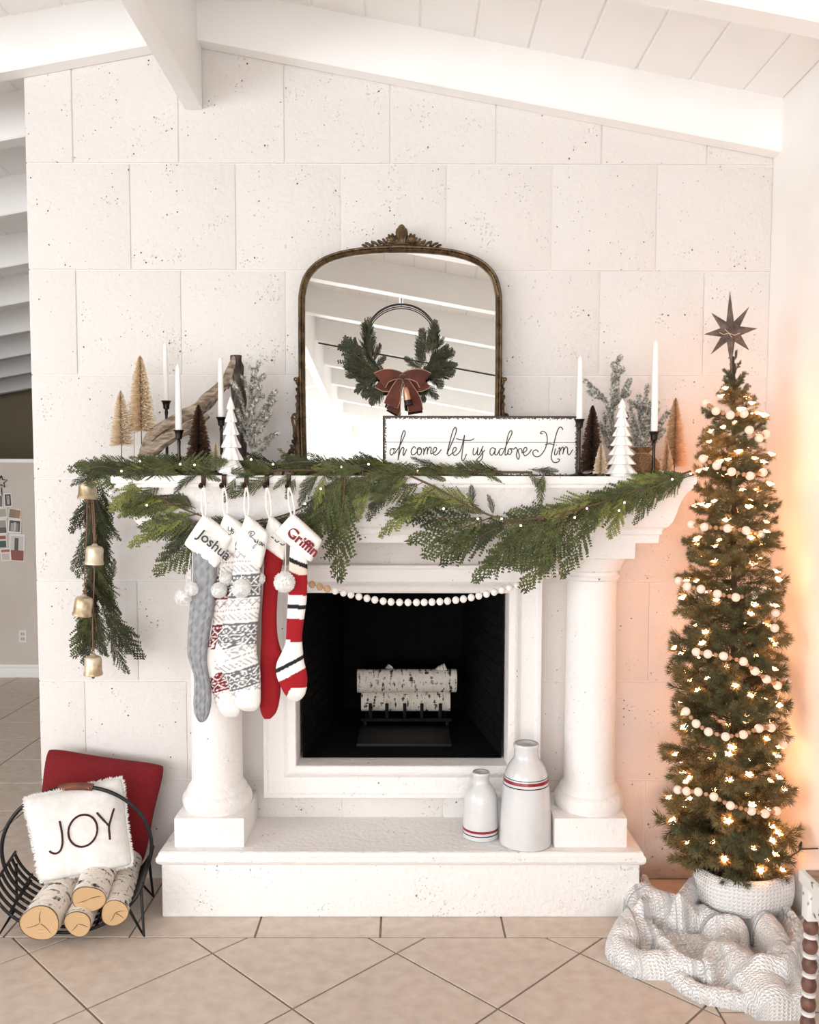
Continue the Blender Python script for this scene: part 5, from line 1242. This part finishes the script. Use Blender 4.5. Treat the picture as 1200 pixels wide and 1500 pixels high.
mb = MB(); mb.ball((0,0,0), .0138, 14, 9); big = mb.mesh('bead', cream_b); mb = MB(); mb.ball((0,0,0), .0068, 10, 7); sml = mb.mesh('bead', brown_b)
def surf(u, v):
    uc, hwp = interp(RT, v); R = (hwp+6); k = max(0, 1-((u-uc)/R)**2); return TY-math.sqrt(k)*R*mpp(TY)*.95
for sg_ in SEG:
    P_ = [PY(u, v, surf(u, v)+.004) for u, v in sg_]
    for i, p in enumerate(P_):
        inst('bead', big, tb, Matrix.Translation(p))
        if i+1 < len(P_):
            q = P_[i+1]; n = max(1, min(3, int(((q-p).length-.027)/.013)))
            for k in range(n): inst('bead', sml, tb, Matrix.Translation(p.lerp(q, (k+1)/(n+1))))
    mb = MB(); mb.tube(P_, .001, 5); part('cord', mb, mat('jute_twine', 'a98a63', .9), tb)
# star
star = thing('star_topper', 'eight pointed rustic wooden star on top of the Christmas tree', 'tree topper', PY(1070, 538, TY-.02))
SP = [(1069.5,424.5),(1098,449),(1110,481),(1098,513.5),(1071,540),(1041,519.6),(1030.5,490),(1042,458)]; SC = (1070.5, 486)
wood_s = mat('weathered_star_wood', '7b685c', .8, c2='5a4a42', ns=40, nd=5, bump=.0008, bs=120)
for k in range(8):
    a, b = SP[k-1], SP[k]; c = SP[(k+1) % 8]; ang = lambda p: math.atan2(p[1]-SC[1], p[0]-SC[0])
    def mid(p, q):
        x = math.cos(ang(p))+math.cos(ang(q)); y = math.sin(ang(p))+math.sin(ang(q)); L = math.hypot(x, y); return (SC[0]+x/L*16, SC[1]+y/L*16)
    m0, m1 = mid(a, b), mid(b, c); Yc = TY-.02
    T_, A0, A1 = PY(*b, Yc), PY(*m0, Yc), PY(*m1, Yc); Cf, Cb = PY(*SC, Yc)+Vector((0, -.02, 0)), PY(*SC, Yc)+Vector((0, .02, 0))
    mb = MB(); mb.add([T_, A0, A1, Cf, Cb], [(0,3,1), (0,2,3), (0,1,4), (0,4,2), (3,2,4), (3,4,1)]); part('point', mb, wood_s, star, smooth=False)
mb = MB(); mb.tube([PY(a, b, TY-.043) for a, b in ((1054,487),(1060,490),(1068,488),(1076,491),(1084,488))], .0014, 5); mb.tube([PY(a, b, TY-.043) for a, b in ((1062,482),(1068,488),(1072,494))], .0012, 5); part('twine', mb, mat('pale_twine', 'c9b49c', .9), star)
mb = MB(); mb.tube([PY(1071, 532, TY-.02), PY(1073, 560, TY-.008)], .004, 6); part('stake', mb, wood_s, star)

# ================================================================ knitted throw round the tree foot
def knit_mat():
    mt = bpy.data.materials.new('cream_knit'); mt.use_nodes = True; N = mt.node_tree.nodes; L = mt.node_tree.links; b = N['Principled BSDF']; b.inputs['Roughness'].default_value = .9; b.inputs['Sheen Weight'].default_value = .3; b.inputs['Base Color'].default_value = lin('ece2d9')
    t = N.new('ShaderNodeTexCoord'); s = N.new('ShaderNodeSeparateXYZ'); L.new(t.outputs['UV'], s.inputs[0])
    def m_(op, a, b_=None):
        n = N.new('ShaderNodeMath'); n.operation = op
        for i, x in enumerate((a, b_)):
            if x is None: continue
            if isinstance(x, (int, float)): n.inputs[i].default_value = x
            else: L.new(x, n.inputs[i])
        return n.outputs[0]
    x, y = m_('MULTIPLY', s.outputs[0], 1/.0135), m_('MULTIPLY', s.outputs[1], 1/.011)
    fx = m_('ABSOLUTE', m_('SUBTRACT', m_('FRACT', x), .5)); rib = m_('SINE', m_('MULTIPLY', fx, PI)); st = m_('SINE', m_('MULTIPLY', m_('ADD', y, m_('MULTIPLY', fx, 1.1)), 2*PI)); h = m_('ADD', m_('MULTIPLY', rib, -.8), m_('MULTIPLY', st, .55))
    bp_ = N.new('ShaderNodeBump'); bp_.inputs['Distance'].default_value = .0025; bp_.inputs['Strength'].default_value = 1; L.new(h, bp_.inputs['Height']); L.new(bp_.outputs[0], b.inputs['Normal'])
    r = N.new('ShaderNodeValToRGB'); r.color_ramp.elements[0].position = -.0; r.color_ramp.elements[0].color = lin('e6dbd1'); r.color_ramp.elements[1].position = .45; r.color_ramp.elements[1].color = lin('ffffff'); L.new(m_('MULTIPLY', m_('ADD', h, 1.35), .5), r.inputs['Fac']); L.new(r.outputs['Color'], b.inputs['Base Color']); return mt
knitm = knit_mat()
bl = thing('knitted_throw', 'cream chunky knitted throw heaped round the foot of the Christmas tree', 'blanket', (PZ(1080, 1390).x, PZ(1080, 1390).y, 0))
RIDG = [([(937,1305),(968,1319),(1000,1327)], .062, .105), ([(944,1293),(950,1310),(940,1330)], .03, .10), ([(996,1325),(1008,1308),(1016,1298)], .035, .13), ([(920,1348),(909,1377),(933,1399),(968,1401)], .048, .055), ([(930,1335),(918,1362)], .05, .07), ([(947,1353),(973,1380),(1000,1407),(1035,1417)], .03, .06),
        ([(1029,1337),(1051,1348),(1077,1353)], .048, .085), ([(1077,1353),(1061,1375),(1043,1393),(1037,1417)], .03, .07), ([(973,1407),(1019,1444),(1067,1455),(1120,1465),(1141,1457)], .03, .035), ([(1107,1337),(1128,1353),(1144,1380),(1136,1407),(1115,1412)], .046, .10), ([(1067,1391),(1107,1423),(1131,1449)], .07, .075), ([(1136,1324),(1163,1353),(1168,1385),(1147,1417)], .034, .10),
        ([(1168,1308),(1184,1340),(1184,1380)], .05, .09), ([(1160,1425),(1172,1440),(1171,1462)], .04, .06), ([(960,1375),(1010,1395),(1060,1430)], .09, .022), ([(1000,1370),(1060,1390)], .1, .03), ([(1030,1400),(1090,1440)], .06, .03), ([(1150,1360),(1190,1400)], .06, .03), ([(1060,1330),(1110,1340)], .1, .06)]
RW = []
for pts, r, h in RIDG:
    h *= 1.15; RW.append(([PZ(u, v, h*.75) for u, v in crom(pts, 5)], r, h))
x0, x1, y0, y1 = .62, WR-.03, -.86, -.06; NX, NY = 150, 165; Zg = {}; uvg = []
def hgt(x, y):
    best = 0; acc = 0
    for pts, r, h in RW:
        d2 = min((x-p.x)**2+(y-p.y)**2 for p in pts)
        if d2 < r*r:
            q = h*math.sqrt(1-d2/(r*r))
            acc += math.exp(q*110)-1
    if acc == 0: return 0
    z = math.log(1+acc)/110
    return z+.004*mnoise.noise(Vector((x*22, y*22, 1)))+.002*mnoise.noise(Vector((x*50, y*50, 3)))
mb = MB(); idx = {}; vs = []; uvs = []
for i in range(NX+1):
    for j in range(NY+1):
        x, y = lerp(x0, x1, i/NX), lerp(y0, y1, j/NY); z = hgt(x, y)
        if z > .0015: idx[i, j] = len(vs); vs.append((x, y, z)); uvs.append((x*.8+z*.9+.25*y, y*.9-z*.8-.2*x))
U_, V_ = {}, {}
for j in range(NY+1):
    acc = lerp(y0, y1, j/NY)*.25
    for i in range(NX+1):
        if (i, j) in idx:
            if (i-1, j) in idx: acc += (Vector(vs[idx[i, j]])-Vector(vs[idx[i-1, j]])).length
            else: acc = lerp(x0, x1, i/NX) if i == 0 or not U_.get((i, j-1)) else U_[i, j-1]
            U_[i, j] = acc
for i in range(NX+1):
    acc = 0
    for j in range(NY+1):
        if (i, j) in idx:
            if (i, j-1) in idx: acc += (Vector(vs[idx[i, j]])-Vector(vs[idx[i, j-1]])).length
            else: acc = V_.get((i-1, j), lerp(y0, y1, j/NY))
            V_[i, j] = acc
for k_ in idx: uvs[idx[k_]] = (U_[k_], V_[k_])
skirt = {}
fs = []
for (i, j) in list(idx):
    q = [(i, j), (i+1, j), (i+1, j+1), (i, j+1)]
    if all(k in idx for k in q): fs.append([idx[k] for k in q])
from collections import Counter
ec = Counter()
for f in fs:
    for a, b in zip(f, f[1:]+f[:1]): ec[(a, b)] += 1
for (a, b) in list(ec):
    if (b, a) not in ec:
        for k in (a, b):
            if k not in skirt: skirt[k] = len(vs); vs.append((vs[k][0], vs[k][1], .0)); uvs.append((uvs[k][0], uvs[k][1]-vs[k][2]))
        fs.append([b, a, skirt[a], skirt[b]])
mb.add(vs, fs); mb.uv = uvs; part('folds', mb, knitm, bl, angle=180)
cxx, cyy = PY(1089, 1320, -.33).x, -.33; mb = MB(); rings = []; uvs = []; K = 64
for q, (r, z) in enumerate([(.12, .05), (.148, .07), (.158, .09), (.162, .115), (.163, .14), (.161, .165), (.155, .182), (.145, .19), (.132, .186), (.125, .17)]):
    ring = []
    for k in range(K+1):
        a = 2*PI*k/K; zz = z+.016*math.sin(a*1+2.2)-.012*math.cos(a)*(1); rr = r*(1+.025*math.sin(3*a+1)+.015*math.sin(7*a)); ring.append(Vector((cxx+rr*math.cos(a), cyy+rr*math.sin(a)*.82, zz))); uvs.append((a*.15, q*.0105*2.0))
    rings.append(ring)
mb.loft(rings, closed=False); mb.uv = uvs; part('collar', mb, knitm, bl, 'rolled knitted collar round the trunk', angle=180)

# ================================================================ whitewashed table at the right edge
tw = mat('whitewashed_wood', 'e9e5e0', .75, c2='4f4a48', ns=26, nd=6, lo=.60, hi=.66, bump=.001, bs=60); ttop = mat('table_top_brown', 'a58c7c', .5, c2='7d675a', ns=9, stretch=(1, 6, 1)); sball = mat('spool_brown', '7a5446', .5, c2='5f3f35', ns=40)
c0 = PY(1170, 1271, -1.02); tx, ty, tz = c0.x, -1.02, c0.z
tbl = thing('side_table', 'whitewashed side table with brown spool turned legs at the edge of the knitted throw', 'table', (tx+.18, ty-.25, 0))
W_, D_ = min(.34, WR-.015-tx), .52
mb = MB(); mb.cbox((tx, ty-D_, tz-.034), (tx+W_, ty, tz-.003), .004); part('top', mb, tw, tbl)
mb = MB(); mb.cbox((tx+.012, ty-D_+.012, tz-.004), (tx+W_-.012, ty-.012, tz), .002); part('top_panel', mb, ttop, tbl)
mb = MB(); 
for lo, hi in (((tx+.016, ty-D_+.03, tz-.1), (tx+.028, ty-.03, tz-.034)), ((tx+W_-.028, ty-D_+.03, tz-.1), (tx+W_-.016, ty-.03, tz-.034)), ((tx+.03, ty-.028, tz-.1), (tx+W_-.03, ty-.016, tz-.034)), ((tx+.03, ty-D_+.016, tz-.1), (tx+W_-.03, ty-D_+.028, tz-.034))):
    mb = MB(); mb.cbox(lo, hi, .002); part('apron', mb, tw, tbl)
for lx in (tx+.024, tx+W_-.024):
    for lyy in (ty-.024, ty-D_+.024):
        mb = MB(); mb.cbox((lx-.017, lyy-.017, tz-.12), (lx+.017, lyy+.017, tz-.034), .003); lgp = part('leg', mb, tw, tbl)
        z = tz-.12
        while z > .03:
            z2 = max(z-.05, 0); mb = MB(); mb.lathe([(.011, z2), (.017, z2+.003), (.017, z2+.009), (.011, z2+.013)], (lx, lyy, 0), 14); part('white_ring', mb, tw, lgp)
            mb = MB(); mb.lathe([(.010, z2+.011), (.0165, z2+.018), (.019, z2+.031), (.0165, z2+.042), (.010, z)], (lx, lyy, 0), 14); part('spool', mb, sball, lgp)
            z = z2
        if z > 0: mb = MB(); mb.lathe([(.014, 0), (.017, z*.5), (.012, z)], (lx, lyy, 0), 14); part('foot', mb, tw, lgp)
# ================================================================ small things on the walls
pc = [PY(1171, 1234, 0)]
def PX(u, v, X): 
    d = ray(u, v); return CAM+d*((X-CAM.x)/d.x)
wx = WR-.004
mb = MB(); mb.tube([PX(a, b, wx) for a, b in crom([(1150,1262),(1162,1252),(1171,1246),(1171,1240),(1174,1233)], 5)]+[PX(a, b, wx) for a, b in ((1173,1244),(1185,1243.5),(1198,1243))], .0025, 6)
solo('power_cord', mb, mat('cord_strip_black', '2a2724', .6), 'thin dark power cord running along the wall beside the tree', 'cord')
o0 = PY(28, 923, HY); o1 = PY(39.5, 941, HY)
ot = thing('wall_outlet', 'white wall outlet on the low wall beyond the stone wall', 'outlet', ((o0.x+o1.x)/2, HY-.004, o1.z))
mb = MB(); mb.cbox((o0.x, HY-.006, o1.z), (o1.x, HY-.0005, o0.z), .002); part('plate', mb, mat('outlet_white', 'ece7e1', .4), ot)
for f in (.3, .7):
    mb = MB(); zc = lerp(o1.z, o0.z, f); xc = (o0.x+o1.x)/2; mb.cbox((xc-.016, HY-.0085, zc-.014), (xc+.016, HY-.005, zc+.014), .002); so_ = part('socket', mb, mat('socket_face', 'd5cec6', .4), ot)
    for s in (-1, 1): mb = MB(); mb.box((xc+s*.007-.0015, HY-.0092, zc-.005), (xc+s*.007+.0015, HY-.0084, zc+.006)); part('slot', mb, wire_blk, so_, smooth=False)
paper = mat('card_paper', 'eeeae4', .6)
def card(u0, v0, u1, v1, tilt, pr, lab, off=0):
    a, b = PY(u0, v0, HY), PY(u1, v1, HY); cx, cz = (a.x+b.x)/2, (a.z+b.z)/2; w2, h2 = (b.x-a.x)/2, (a.z-b.z)/2; ca, sa = math.cos(tilt), math.sin(tilt); y = HY-.003-off
    t = thing('photo_card', lab, 'card', (cx, y, cz-h2), 'photo cards in the collage on the low wall')
    R_ = lambda x, z: (cx+x*ca-z*sa, y, cz+x*sa+z*ca)
    mb = MB(); mb.prism([R_(-w2, -h2), R_(-w2, h2), R_(w2, h2), R_(w2, -h2)], (0, .0015, 0)); part('paper', mb, paper, t, smooth=False)
    for i, (p0, q0, p1, q1, c) in enumerate(pr):
        mb = MB(); yy = -.0006-.0003*i; q = [Vector(R_(lerp(-w2, w2, p), lerp(h2, -h2, k)))+Vector((0, yy, 0)) for p, k in ((p0, q1), (p0, q0), (p1, q0), (p1, q1))]; mb.prism(q, (0, .0003, 0)); part('print', mb, mat('print_'+c, c, .5, c2=c if False else None), t, smooth=False)
G = '55504c'
card(6, 722, 18, 743, .05, [(.12,.1,.88,.9,'3d3a38'),(.35,.2,.7,.8,'b5b0aa'),(.42,.25,.62,.45,'8a847e')], 'black and white photo of one figure under the wire star')
card(-6, 724, 5, 744, -.05, [(.1,.1,.9,.9,'77716c')], 'grey photo card beside the wire star')
card(13, 745, 31, 760, -.15, [(.05,.08,.6,.92,'8c7a68'),(.6,.1,.95,.9,'a87d50')], 'tan and brown tilted photo card in the collage', .002)
card(-4, 744, 11, 760, .1, [(.1,.1,.9,.8,'b3a99f')], 'pale grey blank looking card in the collage', .001)
card(-4, 760, 11, 783, .06, [(.1,.1,.9,.55,'a39d97'),(.1,.55,.9,.9,'5b5652')], 'grey landscape photo card in the collage')
card(12, 760, 32, 781, -.08, [(.1,.12,.9,.88,'4a4745'),(.2,.3,.4,.85,'a8a39d'),(.42,.25,.6,.85,'c9c4be'),(.62,.3,.8,.85,'8f8a85')], 'black and white group photo with a white border', .003)
card(-4, 783, 11, 803, .04, [(.1,.08,.9,.35,'a4584c'),(.1,.45,.9,.95,'3f5a52')], 'card with a red band above a green photo', .001)
card(13, 782, 37, 822, -.06, [(.1,.08,.9,.6,'d5cfc8'),(.35,.15,.6,.6,'5a5450'),(.08,.6,.95,.97,'8e4f40')], 'tall card with a dark figure above a rust red block', .002)
card(1, 803, 17, 822, .05, [(.1,.1,.9,.3,'b06a60'),(.15,.4,.85,.9,'cfc4b8')], 'small pale card with a red line at the collage bottom', .004)
sc_ = (1.5, 706); mb = MB(); pts = []
for k in range(11):
    a = PI/2+k*PI/5; r = 9.5 if k % 2 == 0 else 4; pts.append(PY(sc_[0]+r*math.cos(a), sc_[1]-r*math.sin(a), HY-.008))
mb.tube(pts, .0035, 6); mb.tube([PY(2, 714, HY-.006), PY(3, 726, HY-.006)], .003, 6)
solo('wire_star', mb, wire_blk, 'dark wire star hanging above the photo cards on the low wall', 'ornament')
